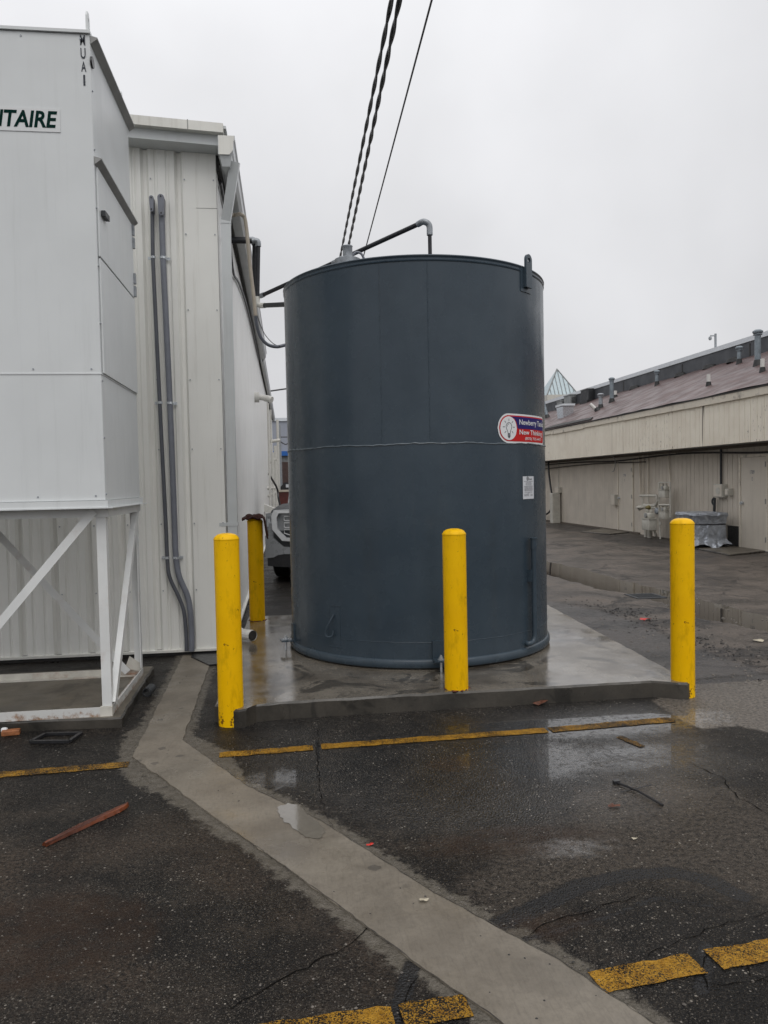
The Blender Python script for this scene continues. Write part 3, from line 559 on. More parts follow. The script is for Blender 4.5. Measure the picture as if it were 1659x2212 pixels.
# anchors
for px, py in ((949, 1432), (618, 1392), (1187, 1361)):
    th = cp(px, 1400, TR)[0] if px == 949 else (-math.pi/2-.02+math.radians(10) if px == 618 else math.pi/2+.25)
    e = Vector((math.sin(th), -math.cos(th), 0)); td = Vector((math.cos(th), math.sin(th), 0)); o = cyl(th, .12, TR)
    mb = MB(); zf = .20
    mb.prism([o+td*-.055-e*.01+Vector((0, 0, zf-.12)), o+td*.055-e*.01+Vector((0, 0, zf-.12)), o+td*.055+e*.014+Vector((0, 0, zf-.12)), o+td*-.055+e*.014+Vector((0, 0, zf-.12))], (0, 0, .15))
    mb.prism([o+td*-.055+e*.014+Vector((0, 0, zf-.12)), o+td*.055+e*.014+Vector((0, 0, zf-.12)), o+td*.055+e*.12+Vector((0, 0, zf-.12)), o+td*-.055+e*.12+Vector((0, 0, zf-.12))], (0, 0, .012))
    an = mb.build('anchor_bracket', 'tank', tank)
    b0 = o+e*.075; b0.z = .1
    MB().tube([b0, b0+Vector((0, 0, .15))], .009, 10).tube([b0+Vector((0, 0, .113)), b0+Vector((0, 0, .117))], .028, 14).tube([b0+Vector((0, 0, .118)), b0+Vector((0, 0, .136))], .017, 6).build('bolt', 'zinc', an)
# roof studs
for px in (854, 878, 905, 930-1):
    pass
st_ = MB()
for px, py in ((858, 547), (876, 545), (895, 545), (912, 545)):
    p = yp(px, py, 6.35); p.z = ZT+.01; MB().tube([p, p+Vector((0, 0, .075))], .008, 8).build('stud', 'tank', tank)
# grey vent cap on roof
p = yp(751, 552, 7.0); vt = MB().lathe([(.0, .085), (.046, .085), (.048, .078), (.044, .072), (.044, -.01), (.09, -.025), (.12, -.04), (.12, -.1)], (p.x, p.y, p.z), 20)
vt.build('roof_vent', 'galv', tank, True)
# sign wrapped on the tank
tl, zl = cp(1075, 926, TR+.004); trr, zr_ = cp(1174, 926, TR+.004)
trr = cp(1172.3, 926, TR+.004)[0]
z_top = cp(1100, 893, TR+.004)[1]; z_bot = cp(1100, 957, TR+.004)[1]; SH = z_top-z_bot; SW = (trr-tl)*TR
ZC = (z_top+z_bot)/2
def onsign(u, v, r): return cyl(tl+u/TR, ZC+v, TR+r)
def sgrid(mask_poly, r, name, m, parent, res=.008):
    xs_ = [p[0] for p in mask_poly]; u0, u1 = min(xs_), max(xs_); n = max(4, int((u1-u0)/res)); mb = MB()
    def cross(u):
        c = []
        for i in range(len(mask_poly)):
            (ax, ay), (bx, by) = mask_poly[i], mask_poly[(i+1) % len(mask_poly)]
            if (ax <= u < bx) or (bx <= u < ax): c.append(ay+(by-ay)*(u-ax)/(bx-ax))
        c.sort(); return c
    cols = []
    for k in range(n+1):
        u = u0+(u1-u0)*min(max(k/n, 1e-4), 1-1e-4); c = cross(u)
        if len(c) >= 2: cols.append((u, c[0], c[-1]))
    vs = [onsign(u, lo, r) for u, lo, hi in cols]+[onsign(u, hi, r) for u, lo, hi in cols]; q = len(cols)
    mb.add(vs, [(i, i+1, q+i+1, q+i) for i in range(q-1)]); return mb.build(name, m, parent)
h = SH/2
def capsule(h, x0, x1, rc):
    P_ = [(x0+h-h*math.sin(math.pi*k/24), h*math.cos(math.pi*k/24)) for k in range(25)]
    P_ += [(x1-rc+rc*math.sin(math.pi/2*k/6), -h+rc-rc*math.cos(math.pi/2*k/6)) for k in range(7)]
    P_ += [(x1-rc+rc*math.cos(math.pi/2*k/6), h-rc+rc*math.sin(math.pi/2*k/6)) for k in range(7)]
    return P_
sign = sgrid(capsule(h, 0, SW, .03), .004, 'company_sign', 'signw', tank); tag(sign, 'rounded white, red and blue sign wrapped round the tank')
red = sgrid(capsule(h*.88, h*.12, SW-.012, .02), .0055, 'red_field', 'signr', sign)
ca = h  # circle centre u
blue = [(ca+.2*h, h*.80)]+[(SW-.035+.02*math.sin(a), h*.80-.02+.02*math.cos(a)) for a in (0, .5, 1.0, 1.5)]+[(SW-.015, 0), (ca+h*.9, 0), (ca+h*.80, h*.4), (ca+h*.6, h*.65)]
sgrid(blue, .0065, 'blue_field', 'signb', sign)
sgrid([(ca+h*.80*math.cos(2*math.pi*k/40), h*.80*math.sin(2*math.pi*k/40)) for k in range(40)], .0075, 'white_disc', 'signw', sign)
def sline(pts, w, mb, r=.0085):
    for (a, b), (c, d) in zip(pts, pts[1:]):
        dx, dy = c-a, d-b; L = math.hypot(dx, dy) or 1; nx_, ny_ = -dy/L*w/2, dx/L*w/2
        mb.add([onsign(a+nx_, b+ny_, r), onsign(a-nx_, b-ny_, r), onsign(c-nx_, d-ny_, r), onsign(c+nx_, d+ny_, r)], [(0, 1, 2, 3)])
mb = MB(); bulb = [(ca-.10*h, -.36*h), (ca-.13*h, -.22*h), (ca-.24*h, -.02*h), (ca-.28*h, .13*h), (ca-.2*h, .3*h), (ca-.08*h, .37*h), (ca+.08*h, .37*h), (ca+.2*h, .3*h), (ca+.28*h, .13*h), (ca+.24*h, -.02*h), (ca+.13*h, -.22*h), (ca+.1*h, -.36*h), (ca-.10*h, -.36*h)]
sline(bulb, .005, mb); sline([(ca-.18*h, .1*h), (ca-.13*h, .22*h), (ca-.02*h, .29*h)], .004, mb)
for k, w_ in enumerate((.13, .13, .12, .07)): sline([(ca-w_*h, (-.42-.075*k)*h), (ca+w_*h, (-.42-.075*k)*h)], .0065, mb)
for a in (0, 45, 90, 135, 180, 225, -45):
    c_, s_ = math.cos(math.radians(a)), math.sin(math.radians(a)); sline([(ca+.4*h*c_, .08*h+.4*h*s_), (ca+.57*h*c_, .08*h+.57*h*s_)], .005, mb)
mb.build('bulb_drawing', 'ink', sign)
x0t = ca+h*1.08
for t_, a, b, c, d_, of in (('Newberry Tanks', x0t, SW-.022, .16*h, .64*h, .012), ('New Thinking', x0t, SW-.06, -.5*h, -.06*h, .014), ('(870) 735-4473', x0t+.08, SW-.085, -.8*h, -.56*h, .01)):
    P2, fs = fit_text(t_, a, b, c, d_, of); mb = MB(); mb.add([onsign(u, v, .0085) for u, v in P2], fs); mb.build('lettering', 'signw', sign)
# data label
t0, za = cp(1129, 1029, TR+.003); t1, zb = cp(1153, 1077, TR+.003)
mb = MB(); mb.add([cyl(t0+(t1-t0)*k/8, zz, TR+.004) for zz in (zb, za) for k in range(9)], [(k, k+1, k+10, k+9) for k in range(8)])
dl = mb.build('data_label', 'paper', tank); tag(dl, 'white rectangular data label with small print on the tank')
mb = MB(); rr = random.Random(5); hh = za-zb
rows = [(.77, .1, .9, 1)]+[(.73-.03*k, .25-.03*(k % 2), .75+.03*(k % 3), .6) for k in range(5)]+[(.55, .1, .9, 1.2)]+[(.51-.03*k, .12, .88, .7) for k in range(6)]+[(.29, .12, .85, 1), (.26, .4, .6, .7)]+[(.22-.03*k, .1, .5, .7) for k in range(4)]+[(.2-.03*k, .65, .88, .7) for k in range(3)]
for f, a, b, w_ in rows:
    x = a
    while x < b:
        x2 = min(b, x+rr.uniform(.05, .14)); u0_, u1_ = t0+(t1-t0)*x, t0+(t1-t0)*x2; zz = zb+hh*f
        mb.add([cyl(u0_, zz, TR+.0055), cyl(u1_, zz, TR+.0055), cyl(u1_, zz+.0035*w_, TR+.0055), cyl(u0_, zz+.0035*w_, TR+.0055)], [(0, 1, 2, 3)]); x = x2+.02
mb.build('small_print', 'inkg', dl)
mb = MB(); c0, r0_ = t0+(t1-t0)*.4, .09*(t1-t0)
for k in range(20):
    a, b = 2*math.pi*k/20, 2*math.pi*(k+1)/20; zc_ = zb+hh*.9
    mb.add([cyl(c0+r0_*math.cos(a), zc_+.017*math.sin(a), TR+.0055), cyl(c0+r0_*math.cos(b), zc_+.017*math.sin(b), TR+.0055), cyl(c0+r0_*.7*math.cos(b), zc_+.012*math.sin(b), TR+.0055), cyl(c0+r0_*.7*math.cos(a), zc_+.012*math.sin(a), TR+.0055)], [(0, 1, 2, 3)])
vs, fs = fit_text('UL', -.5, .5, -.5, .5, .02); mb.add([cyl(c0+r0_*.9*u, zc_+.012*v, TR+.0055) for u, v in vs], fs)
vs, fs = fit_text('Listed', 0, 1, 0, 1, .02); mb.add([cyl(c0+r0_*1.3+u*(t1-t0)*.3, zc_-.01+.012*v, TR+.0055) for u, v in vs], fs)
mb.build('mark', 'ink', dl)
# ------------------------------------------------------------------ bollards
def bollard(x, y, z0, z1, label, notch=None):
    e = thing('bollard', (x, y, 0), label, 'bollard', 'yellow steel bollards around the tank')
    r = .084; mb = MB(); seg = 48; rows = []
    zsn = [z0, z0+.06, z0+.12]+[z0+(z1-z0)*k/10 for k in range(2, 10)]+[z1-.0455]
    for zz in zsn:
        row = []
        for k in range(seg):
            a = 2*math.pi*k/seg; zq = zz
            row.append(Vector((r*math.cos(a), r*math.sin(a), zq)))
        rows.append(row)
    vs = [v for r_ in rows for v in r_]; mb.add(vs, [(i*seg+k, i*seg+(k+1) % seg, (i+1)*seg+(k+1) % seg, (i+1)*seg+k) for i in range(len(rows)-1) for k in range(seg)])
    o = mb.build('post', 'yel', None, True); o.parent = e
    o = MB().lathe([(r, z1-.046), (r+.002, z1-.043), (r+.0015, z1-.038), (r*.96, z1-.03), (r*.85, z1-.018), (r*.65, z1-.008), (r*.35, z1-.002), (0, z1)], (0, 0, 0), 40).build('cap', 'yel', None, True, auto=80); o.parent = e
    if notch:
        o = notch.build('paint_drip', 'rusty', None); o.parent = e
    return e
bollard(-.405, 5.2, -.02, 1.285, 'yellow bollard at the slab corner left of the tank, nearest the steel frame')
bollard(2.84, 5.25, -.02, 1.30, 'yellow bollard at the slab corner right of the tank')
bollard(1.172, 5.34, .11, 1.265, 'yellow bollard standing on the slab directly in front of the tank')
bollard(-.35, 8.49, .11, 1.245, 'yellow bollard behind the tank with a brown rag on top')
# mortar / torn concrete at the corner bollards
def ragged_collar(x, y, r0, r1, z, m, label, seed):
    rr = random.Random(seed); n = 28; mb = MB(); a_ = []; b_ = []
    for k in range(n):
        a = 2*math.pi*k/n; q = r1*rr.uniform(.75, 1.15); a_.append(Vector((x+r0*math.cos(a), y+r0*math.sin(a), z+.006))); b_.append(Vector((x+q*math.cos(a), y+q*math.sin(a), z+.001)))
    mb.add(a_+b_, [(k, (k+1) % n, (k+1) % n+n, k+n) for k in range(n)])
    return tag(mb.build('bollard_footing', m), label, kind='structure')
ragged_collar(1.172, 5.34, .083, .097, .12, 'rust', 'rusty ring on the slab round the middle bollard', 5)
ragged_collar(-.35, 8.49, .083, .1, .12, 'rust', 'rusty ring on the slab round the rear bollard', 6)
# rag
bx, by, bz = -.35, 8.49, 1.245
rag = MB(); rr = random.Random(9); nu, nv = 26, 16; vs = []
for j in range(nv+1):
    for i in range(nu+1):
        u = (i/nu-.44)*.36; v = (j/nv-.5)*.15
        x = bx+.02+u; y = by-.05+v; z = bz+.012+.012*math.sin(u*60+v*40)+.012*math.cos(v*70)
        if x > bx+.095: d_ = x-(bx+.095); x = bx+.095+.25*d_+.006*math.sin(v*70); z = bz-.0-d_*1.65
        elif x < bx-.09: d_ = (bx-.09)-x; x = bx-.09-d_*.8; z = bz+.012-d_*.4
        if y < by-.08: z -= (by-.08-y)*.5
        vs.append(Vector((x, y, z+rr.uniform(-.002, .002))))
rag.add(vs, [(j*(nu+1)+i, j*(nu+1)+i+1, (j+1)*(nu+1)+i+1, (j+1)*(nu+1)+i) for j in range(nv) for i in range(nu)])
ro = rag.build('cloth_rag', 'rag', None, True, auto=80); sm = ro.modifiers.new('t', 'SOLIDIFY'); sm.thickness = .012; setloc(ro, (bx, by, bz)); tag(ro, 'dark brown rag draped over the top of the rear bollard', 'rag')
# ------------------------------------------------------------------ left metal building
BX, BY, ZE = -.58, 7.43, 4.69            # corner, front plane, wall height
lb = thing('metal_building', (BX, BY, 0), 'white ribbed metal building left of the tank with gutter and downspout', 'building')
def corr(p0, p1, nrm, z0, ztop, pitch=.305, phase=0.0, dep=.036, gw=.075, minor=True):
    p0, p1, nrm = Vector(p0), Vector(p1), Vector(nrm); L = (p1-p0).length; d = (p1-p0)/L; pr = [(0, 0)]; u = phase
    while u < L-.01:
        if u > .01:
            c = u; pr += [(c-gw/2, 0), (c-gw/5, -dep), (c+gw/5, -dep), (c+gw/2, 0)]
        if minor:
            for k in (1/3, 2/3):
                c = u+pitch*k; 
                if .02 < c < L-.02: pr += [(c-.018, 0), (c-.007, -.009), (c+.007, -.009), (c+.018, 0)]
        u += pitch
    pr = [p for p in pr if 0 <= p[0] <= L]+[(L, 0)]; mb = MB(); n = len(pr)
    lo = [p0+d*u+nrm*v+Vector((0, 0, z0)) for u, v in pr]; hi = []
    for u, v in pr: q = p0+d*u+nrm*v; q.z = ztop(q); hi.append(q)
    mb.add(lo+hi, [(i, i+1, n+i+1, n+i) for i in range(n-1)]); return mb
sl_ = .058
ztopf = lambda q: ZE+(BX-q.x)*sl_
wf = corr((BX-.19, BY, 0), (-9, BY, 0), (0, -1, 0), .055, ztopf, phase=.155).build('wall', 'panel', lb)
ws = corr((BX, BY+.12, 0), (BX, 36, 0), (1, 0, 0), .055, lambda q: 4.56, phase=.1).build('wall', 'panel2', lb)
MB().prism([(BX-.19, BY-.004, .055), (BX, BY-.004, .055), (BX, BY-.004, ZE), (BX-.19, BY-.004, ZE+.01)], (0, .004, 0)).add([(BX+.003, BY-.004, .055), (BX+.003, BY+.14, .055), (BX+.003, BY+.14, ZE-.1), (BX+.003, BY-.004, ZE)], [(0, 1, 2, 3)]).build('corner_trim', 'panel', lb)
MB().box((BX-.192, BY-.006, 4.19), (BX+.005, BY-.004, 4.194)).build('trim_seam', 'soff', lb)
# screws
def clones(proto, pts, parent):
    for i, p in enumerate(pts):
        o = proto if i == 0 else proto.copy()
        if i: COL.objects.link(o); o.parent = parent; o.matrix_parent_inverse = proto.matrix_parent_inverse.copy()
        o.location = p
scr = MB().tube([(0, -.012, 0), (0, -.002, 0)], .006, 8).build('screw', 'galv', lb)
clones(scr, [(u, BY, z) for z in (.62, 1.25, 1.95, 2.6, 3.25, 3.95, 4.45) for u in [BX-.025]+[BX-.29-.305*k for k in range(0, 5)]], lb)
MB().box((-9, BY-.03, .035), (BX, BY+.01, .056)).box((BX-.01, BY, .035), (BX+.03, 36, .056)).build('base_trim', 'trim', lb)
MB().box((-9, BY+.005, -.02), (BX-.02, BY+.05, .035)).box((BX-.05, BY+.05, -.02), (BX-.02, 36, .035)).build('footing', 'dark', lb)
# rake: wall flashing, lower band, top band
def rake(y0, y1, za, zb, x1, name, m, x0=-9):
    mb = MB(); dz = (x1-x0)*sl_
    mb.prism([(x0, y0, za+dz), (x1, y0, za), (x1, y0, zb), (x0, y0, zb+dz)], (0, y1-y0, 0)); return mb.build(name, m, lb)
zc = lambda py, Y: yp(480, py, Y).z
rake(BY-.045, BY+.02, zc(325, BY-.045), zc(317, BY-.045), BX+.02, 'flashing', 'trim')
rake(BY-.02, BY+.02, zc(318, BY-.02), zc(300, BY-.02), BX+.02, 'dark_recess', 'dark')
rake(7.23, BY+.02, zc(315, 7.23), zc(284, 7.23), -.50, 'rake_band', 'gut')
rake(7.16, BY+.05, zc(286, 7.16), zc(266, 7.16), -.485, 'rake_cap', 'trim')
for xx in (-.80,):
    MB().prism([(xx, 7.157, zc(286, 7.16)+(-.485-xx)*sl_), (xx+.008, 7.157, zc(286, 7.16)+(-.485-xx)*sl_), (xx+.008, 7.157, zc(266, 7.16)+(-.485-xx)*sl_+.004), (xx, 7.157, zc(266, 7.16)+(-.485-xx)*sl_+.004)], (0, .01, 0)).build('cap_joint', 'soff', lb)
rf = MB(); zz = zc(266, 7.16)-.01
rf.prism([(-9, 7.18, zz+8.5*sl_), (-.46, 7.18, zz-.005), (-.46, 7.18, zz-.03), (-9, 7.18, zz+8.5*sl_-.03)], (0, 28.9, 0)).build('roof', 'gut', lb)
# eave: dark gap, soffit, gutter
MB().box((BX-.02, BY+.02, 4.55), (BX+.03, 36, 4.70)).build('eave_gap', 'dark', lb)
gx0, gx1, gz0, gz1 = -.535, -.385, 4.585, 4.755
def gutter(y0, y1, x1, z0, z1, nm='gutter'):
    pr = [(gx0, z1), (gx0, z0), (x1-.05, z0), (x1-.02, z0+.04), (x1-.012, z1-.05), (x1, z1-.035), (x1, z1), (x1-.012, z1), (x1-.012, z1-.03), (x1-.03, z0+.05), (x1-.055, z0+.01), (gx0+.008, z0+.01), (gx0+.008, z1)]
    mb = MB(); mb.prism([(x, y0, z) for x, z in pr], (0, y1-y0, 0)); return mb.build(nm, 'gut', lb)
gt = gutter(7.17, 18.6, gx1, gz0, gz1); gutter(18.62, 36, gx1-.05, gz0-.06, gz1-.07)
MB().box((BX+.03, BY+.03, gz0+.005), (gx0-.004, 36, gz0+.02)).build('soffit', 'soff', lb)
MB().prism([(gx0+.004, 7.165, gz1-.002), (gx1-.006, 7.165, gz1-.002), (gx1-.02, 7.165, gz0+.04), (gx1-.05, 7.165, gz0), (gx0+.004, 7.165, gz0)], (0, .006, 0)).build('end_cap', 'trim', gt)
mb = MB()
mb.add([(gx0+.01, 7.18, gz0), (gx1-.03, 7.18, gz0), (gx1-.03, 7.33, gz0), (gx0+.01, 7.33, gz0), (gx0+.03, 7.21, gz0-.09), (gx1-.05, 7.21, gz0-.09), (gx1-.05, 7.31, gz0-.09), (gx0+.03, 7.31, gz0-.09)], [(0, 1, 5, 4), (1, 2, 6, 5), (2, 3, 7, 6), (3, 0, 4, 7), (4, 5, 6, 7)])
mb.build('outlet', 'gut', gt)
# downspout
dsx, dsy = BX+.055, BY+.035
p1 = yp(508, 350, 7.27); p2 = yp(488, 480, 7.43); p3 = Vector((dsx+.005, dsy, .34))
p2 = Vector((p2.x, 7.43, p2.z))
ds = thing('downspout', (dsx, dsy, 0), 'white rectangular downspout at the corner of the metal building beside the left bollard', 'downspout')
def lparent(o, e): o.parent = e; o.matrix_parent_inverse = Matrix.Translation(-e.location); return o
MB().bar(p1, p2, .085, .07, (0, 1, 0)).build('upper_spout', 'gut', ds)
MB().bar(p2+Vector((0, 0, .01)), p3, .088, .07, (0, 1, 0)).build('spout', 'gut', ds)
MB().bar(p2+Vector((0, 0, .03)), p2-Vector((0, 0, .02)), .094, .076, (0, 1, 0)).build('joint', 'gut', ds)
pz = yp(508, 1133, 7.43).z
MB().bar(p3.lerp(p2, (pz-p3.z+.02)/(p2.z-p3.z)), p3.lerp(p2, (pz-p3.z-.012)/(p2.z-p3.z)), .105, .078, (0, 1, 0)).box((BX-.06, BY-.008, pz-.012), (BX+.02, BY-.002, pz+.02)).build('strap', 'gut', ds)
kk = MB(); cpth = smooth_path([p3+Vector((0, 0, .02)), p3+Vector((.0, -.005, -.06)), p3+Vector((.045, -.03, -.15)), Vector((yp(546, 1380, 7.25).x, 7.28, .185))], 8)
kk.tube(cpth, [.036+.016*i/len(cpth)+.003*(i % 2) for i in range(len(cpth))], 12, False); kk.build('kickout', 'hvac', ds, True, auto=25)
e_ = (cpth[-1]-cpth[-2]).normalized(); MB().tube([cpth[-1]-e_*.012, cpth[-1]-e_*.004], .045, 12).build('opening', 'dark', ds)
# wall conduits on the gable front
def conduit(pts, r, m, label, box, straps):
    P = [yp(x, y, BY-.05) for x, y in pts]; e = thing('wall_conduit', (P[-1].x, P[-1].y, 0), label, 'conduit', 'grey conduits on the metal building')
    MB().tube([P[0]]+smooth_path(P[1:], 6), r, 14).build('pipe', m, e, True)
    (bx0, by0), (bx1, by1) = box; a, b = yp(bx0, by0, BY-.1), yp(bx1, by1, BY-.1); w = abs(b.x-a.x)/2; cx_ = (a.x+b.x)/2; zt, zb2 = a.z, b.z
    pr = [(w*math.cos(math.pi*k/10), zt-w+w*math.sin(math.pi*k/10)) for k in range(11)]+[(w*.8*math.cos(math.pi+math.pi*k/10), zb2+w*.8+w*.8*math.sin(math.pi+math.pi*k/10)) for k in range(11)]
    cb = MB().prism([(cx_+x, BY-.115, z) for x, z in pr], (0, .025, 0)).prism([(cx_+x*.92, BY-.09, z) for x, z in pr], (0, .075, 0)).build('conduit_body', 'pvc', e)
    MB().tube([(cx_, BY-.121, zt-.02), (cx_, BY-.113, zt-.02)], .007, 8).build('screw', 'dark', cb); MB().tube([(cx_, BY-.121, zb2+.02), (cx_, BY-.113, zb2+.02)], .007, 8).build('screw', 'dark', cb)
    for (sx, sy, sgn) in straps:
        q = yp(sx, sy, BY-.05); sb = MB().lathe([(r+.001, -.012), (r+.004, -.01), (r+.004, .01), (r+.001, .012)], q, 14)
        sb.box((q.x+(r if sgn > 0 else -r-.035), BY-.02, q.z-.013), (q.x+(r+.035 if sgn > 0 else -r), BY-.012, q.z+.013)).build('strap', 'zinc', e)
    return e
conduit([(329, 445), (330, 556), (345, 870), (358, 1130), (361, 1200), (366, 1245), (384, 1285), (397, 1320), (402, 1370), (403, 1406)], .018, 'pvcd', 'thinner dark conduit on the metal building, left of the pair', ((322, 423), (333, 458)), [(331, 556, -1), (346, 870, -1), (361, 1205, -1)])
conduit([(349, 455), (352, 556), (367, 870), (377, 1130), (380, 1200), (387, 1245), (404, 1285), (411, 1320), (414, 1370), (414, 1406)], .027, 'pvc', 'thicker grey conduit on the metal building, right of the pair', ((340, 420), (356, 466)), [(352, 557, 1), (367, 871, 1), (380, 1205, 1)])
# dark rubber mat / asphalt wedge at the corner
mat = MB().prism([g(413, 1422)+Vector((0, 0, .006)), g(452, 1440)+Vector((0, 0, .006)), g(470, 1438)+Vector((0, 0, .006)), g(470, 1412)+Vector((0, 0, .006)), g(418, 1413)+Vector((0, 0, .006))], (0, 0, .012)).build('rubber_mat', 'black')
setloc(mat, g(440, 1426)); tag(mat, 'black rubber mat at the foot of the metal building by the conduits', 'mat')
# ------------------------------------------------------------------ make-up air unit on its frame
AX, AY0, AY1, AZ0, AZ1, AXL = -1.175, 5.215, 6.41, 1.52, 4.50, -3.4
au = thing('air_handler', (AX-.5, 5.8, .07), 'large white rooftop style air unit raised on a white steel frame', 'air unit')
MB().box((AXL, AY0, AZ0), (AX, AY1, AZ1), bev=.006).build('cabinet', 'white', au)
MB().box((AXL, AY0-.018, AZ0-.045), (AX+.018, AY1+.018, AZ0-.001)).box((AXL, AY0-.03, AZ0-.052), (AX+.05, AY1+.04, AZ0-.0455)).build('base_lip', 'white', au)
MB().box((AXL, AY0-.015, AZ1+.001), (AX+.004, AY1+.03, AZ1+.02)).build('roof', 'white', au)
def drip(z, name):
    mb = MB(); mb.prism([(AX+.002, AY0+.0, z), (AX+.044, AY0+.0, z-.012), (AX+.044, AY0+.0, z-.018), (AX+.002, AY0+.0, z-.05)], (0, AY1-AY0+.04, 0)); o = mb.build(name, 'soff', au)
    MB().prism([(AX+.002, AY0+.0, z+.004), (AX+.046, AY0+.0, z-.008), (AX+.046, AY0+.0, z-.011), (AX+.002, AY0+.0, z+.0005)], (0, AY1-AY0+.04, 0)).build('lip', 'white', o)
drip(AZ1-.01, 'drip_cap')
zd = xp(200, 333, AX).z; drip(zd, 'drip_cap')
zm = xp(216, 560, AX).z; z2 = xp(220, 808, AX).z
dr1 = MB().box((AX+.001, AY0+.03, zm+.006), (AX+.014, AY1-.03, zd-.055), bev=.003).build('access_door', 'white', au)
dr2 = MB().box((AX+.001, AY0+.03, z2+.006), (AX+.014, AY1-.03, zm-.006), bev=.003).build('access_door', 'white', au)
MB().box((AX-.001, AY0+.03, zm-.006), (AX+.004, AY1-.03, zm+.006)).build('door_gap', 'dark', au)
MB().box((AXL, AY0-.004, z2-.004), (AX+.004, AY0+.001, z2+.004)).box((AX-.001, AY0, z2-.004), (AX+.004, AY1, z2+.004)).build('panel_seam', 'white', au)
lt = xp(213, 460, AX); MB().bar((AX+.03, lt.y, lt.z), (AX+.03, lt.y+.13, lt.z+.005), .025, .035).tube([(AX+.01, lt.y+.02, lt.z), (AX+.04, lt.y+.02, lt.z)], .02, 10).build('latch', 'plast', dr1)
mb = MB(); p = xp(193, 126, AX); mb.tube([(AX-.001, p.y+.05, p.z), (AX+.012, p.y+.05, p.z)], .035, 16); mb.build('grommet', 'black', au)
for zz in (xp(275, 500, AX).z, xp(277, 605, AX).z):
    MB().box((AX+.012, AY1-.06, zz-.09), (AX+.03, AY1-.02, zz-.01)).box((AX+.012, AY1-.06, zz+.01), (AX+.03, AY1-.02, zz+.09)).build('hinge', 'galv', dr1)
def clones_(proto, pts, parent):
    for i, p in enumerate(pts):
        o = proto if i == 0 else proto.copy()
        if i: COL.objects.link(o); o.parent = parent; o.matrix_parent_inverse = proto.matrix_parent_inverse.copy()
        o.location = p
clones_(MB().tube([(0, 0, 0), (.007, 0, 0)], .007, 8).build('rivet', 'galv', au), [(AX, AY0+.013, AZ1-.35-.37*k) for k in range(8)], au)
clones_(MB().tube([(0, 0, 0), (0, -.004, 0)], .006, 8).build('screw', 'galv', au), [(x_, AY0, z_) for z_ in (z2+.03, AZ0+.03, AZ1-.03) for x_ in (AX-.06, AX-.42, AX-.78, AX-1.14, AX-1.5)], au)
def alug(y):
    mb = MB(); pr = [(-.035, 0), (.035, 0), (.03, .13), (.015, .16), (-.015, .16), (-.03, .13)]; hole = .014
    mb.prism([(AX-.03, y+a, AZ1+.01+b) for a, b in pr[:3]]+[(AX-.03, y+.012, AZ1+.13), (AX-.03, y+.012, AZ1+.07), (AX-.03, y-.0, AZ1+.06)], (.012, 0, 0))
    mb.prism([(AX-.03, y+a, AZ1+.01+b) for a, b in [(-.035, 0)]]+[(AX-.03, y, AZ1+.06), (AX-.03, y-.012, AZ1+.07), (AX-.03, y-.012, AZ1+.13), (AX-.03, y+.012, AZ1+.13), (AX-.03, y+.03, AZ1+.14), (AX-.03, y+.015, AZ1+.17), (AX-.03, y-.015, AZ1+.17), (AX-.03, y-.03, AZ1+.14)], (.012, 0, 0))
    mb.build('lifting_lug', 'white', au)
alug(AY0+.06); alug(AY1-.12)
# lettering on the front
a, b = yp(131, 286, AY0-.003), yp(130, 236, AY0-.003)
lbp = MB().box((yp(-50, 258, AY0).x, AY0-.0045, a.z), (a.x, AY0-.0015, b.z)).build('logo_sticker', mt('sticker', (.7, .71, .71), .3, var=.02), au)
zt, zb2 = yp(90, 240, AY0).z, yp(90, 277, AY0).z
def front_text(t_, x0, x1, z0, z1, off, shear, m, par, y=AY0-.006, nm='lettering'):
    P2, fs = fit_text(t_, x0, x1, z0, z1, off, shear); mb = MB(); mb.add([(u, y, v) for u, v in P2], fs); return mb.build(nm, m, par)
xr = lambda px: yp(px, 258, AY0-.006).x
front_text('NTAIRE', xr(-28), xr(124), zb2+.002, zt, .028, .18, 'teal', lbp)
for ch, py0, py1 in (('M', 76, 98), ('U', 104, 127), ('A', 133, 155), ('1', 162, 185)):
    c = yp(180, (py0+py1)/2, AY0-.004); w = .0155 if ch != '1' else .006
    cx_ = yp(178+(py0-76)*.045, py0, AY0).x
    front_text(ch, cx_-w, cx_+w, yp(180, py1, AY0).z, yp(180, py0, AY0).z, .012 if ch != '1' else 0, 0, 'ink', au, AY0-.003)
# frame
FX, FY0, FY1, FZ = -1.20, 5.30, 6.44, .07
MB().angle((AXL, FY0, AZ0-.052), (FX+.02, FY0, AZ0-.052), (0, 1, 0), (0, 0, -1), .06).angle((FX+.02, FY0+.008, AZ0-.060), (FX+.02, FY1-.008, AZ0-.060), (-1, 0, 0), (0, 0, -1), .052).angle((AXL, FY1, AZ0-.052), (FX+.02, FY1, AZ0-.052), (0, -1, 0), (0, 0, -1), .06).build('top_rail', 'steelw', au)
for x_, y_, a_, b_ in ((FX, FY0+.009, (-1, 0, 0), (0, 1, 0)), (FX, FY1-.009, (-1, 0, 0), (0, -1, 0)), (-3.3, FY0+.009, (1, 0, 0), (0, 1, 0)), (-3.3, FY1-.009, (1, 0, 0), (0, -1, 0))):
    MB().angle((x_, y_, FZ+.066), (x_, y_, AZ0-.06), a_, b_, .062, .008).build('leg', 'steelw', au)
br = lambda p, q, nm='brace': MB().bar(p, q, .008, .05, (0, 1, 0) if False else (0, 0, 1)).build(nm, 'steelw', au)
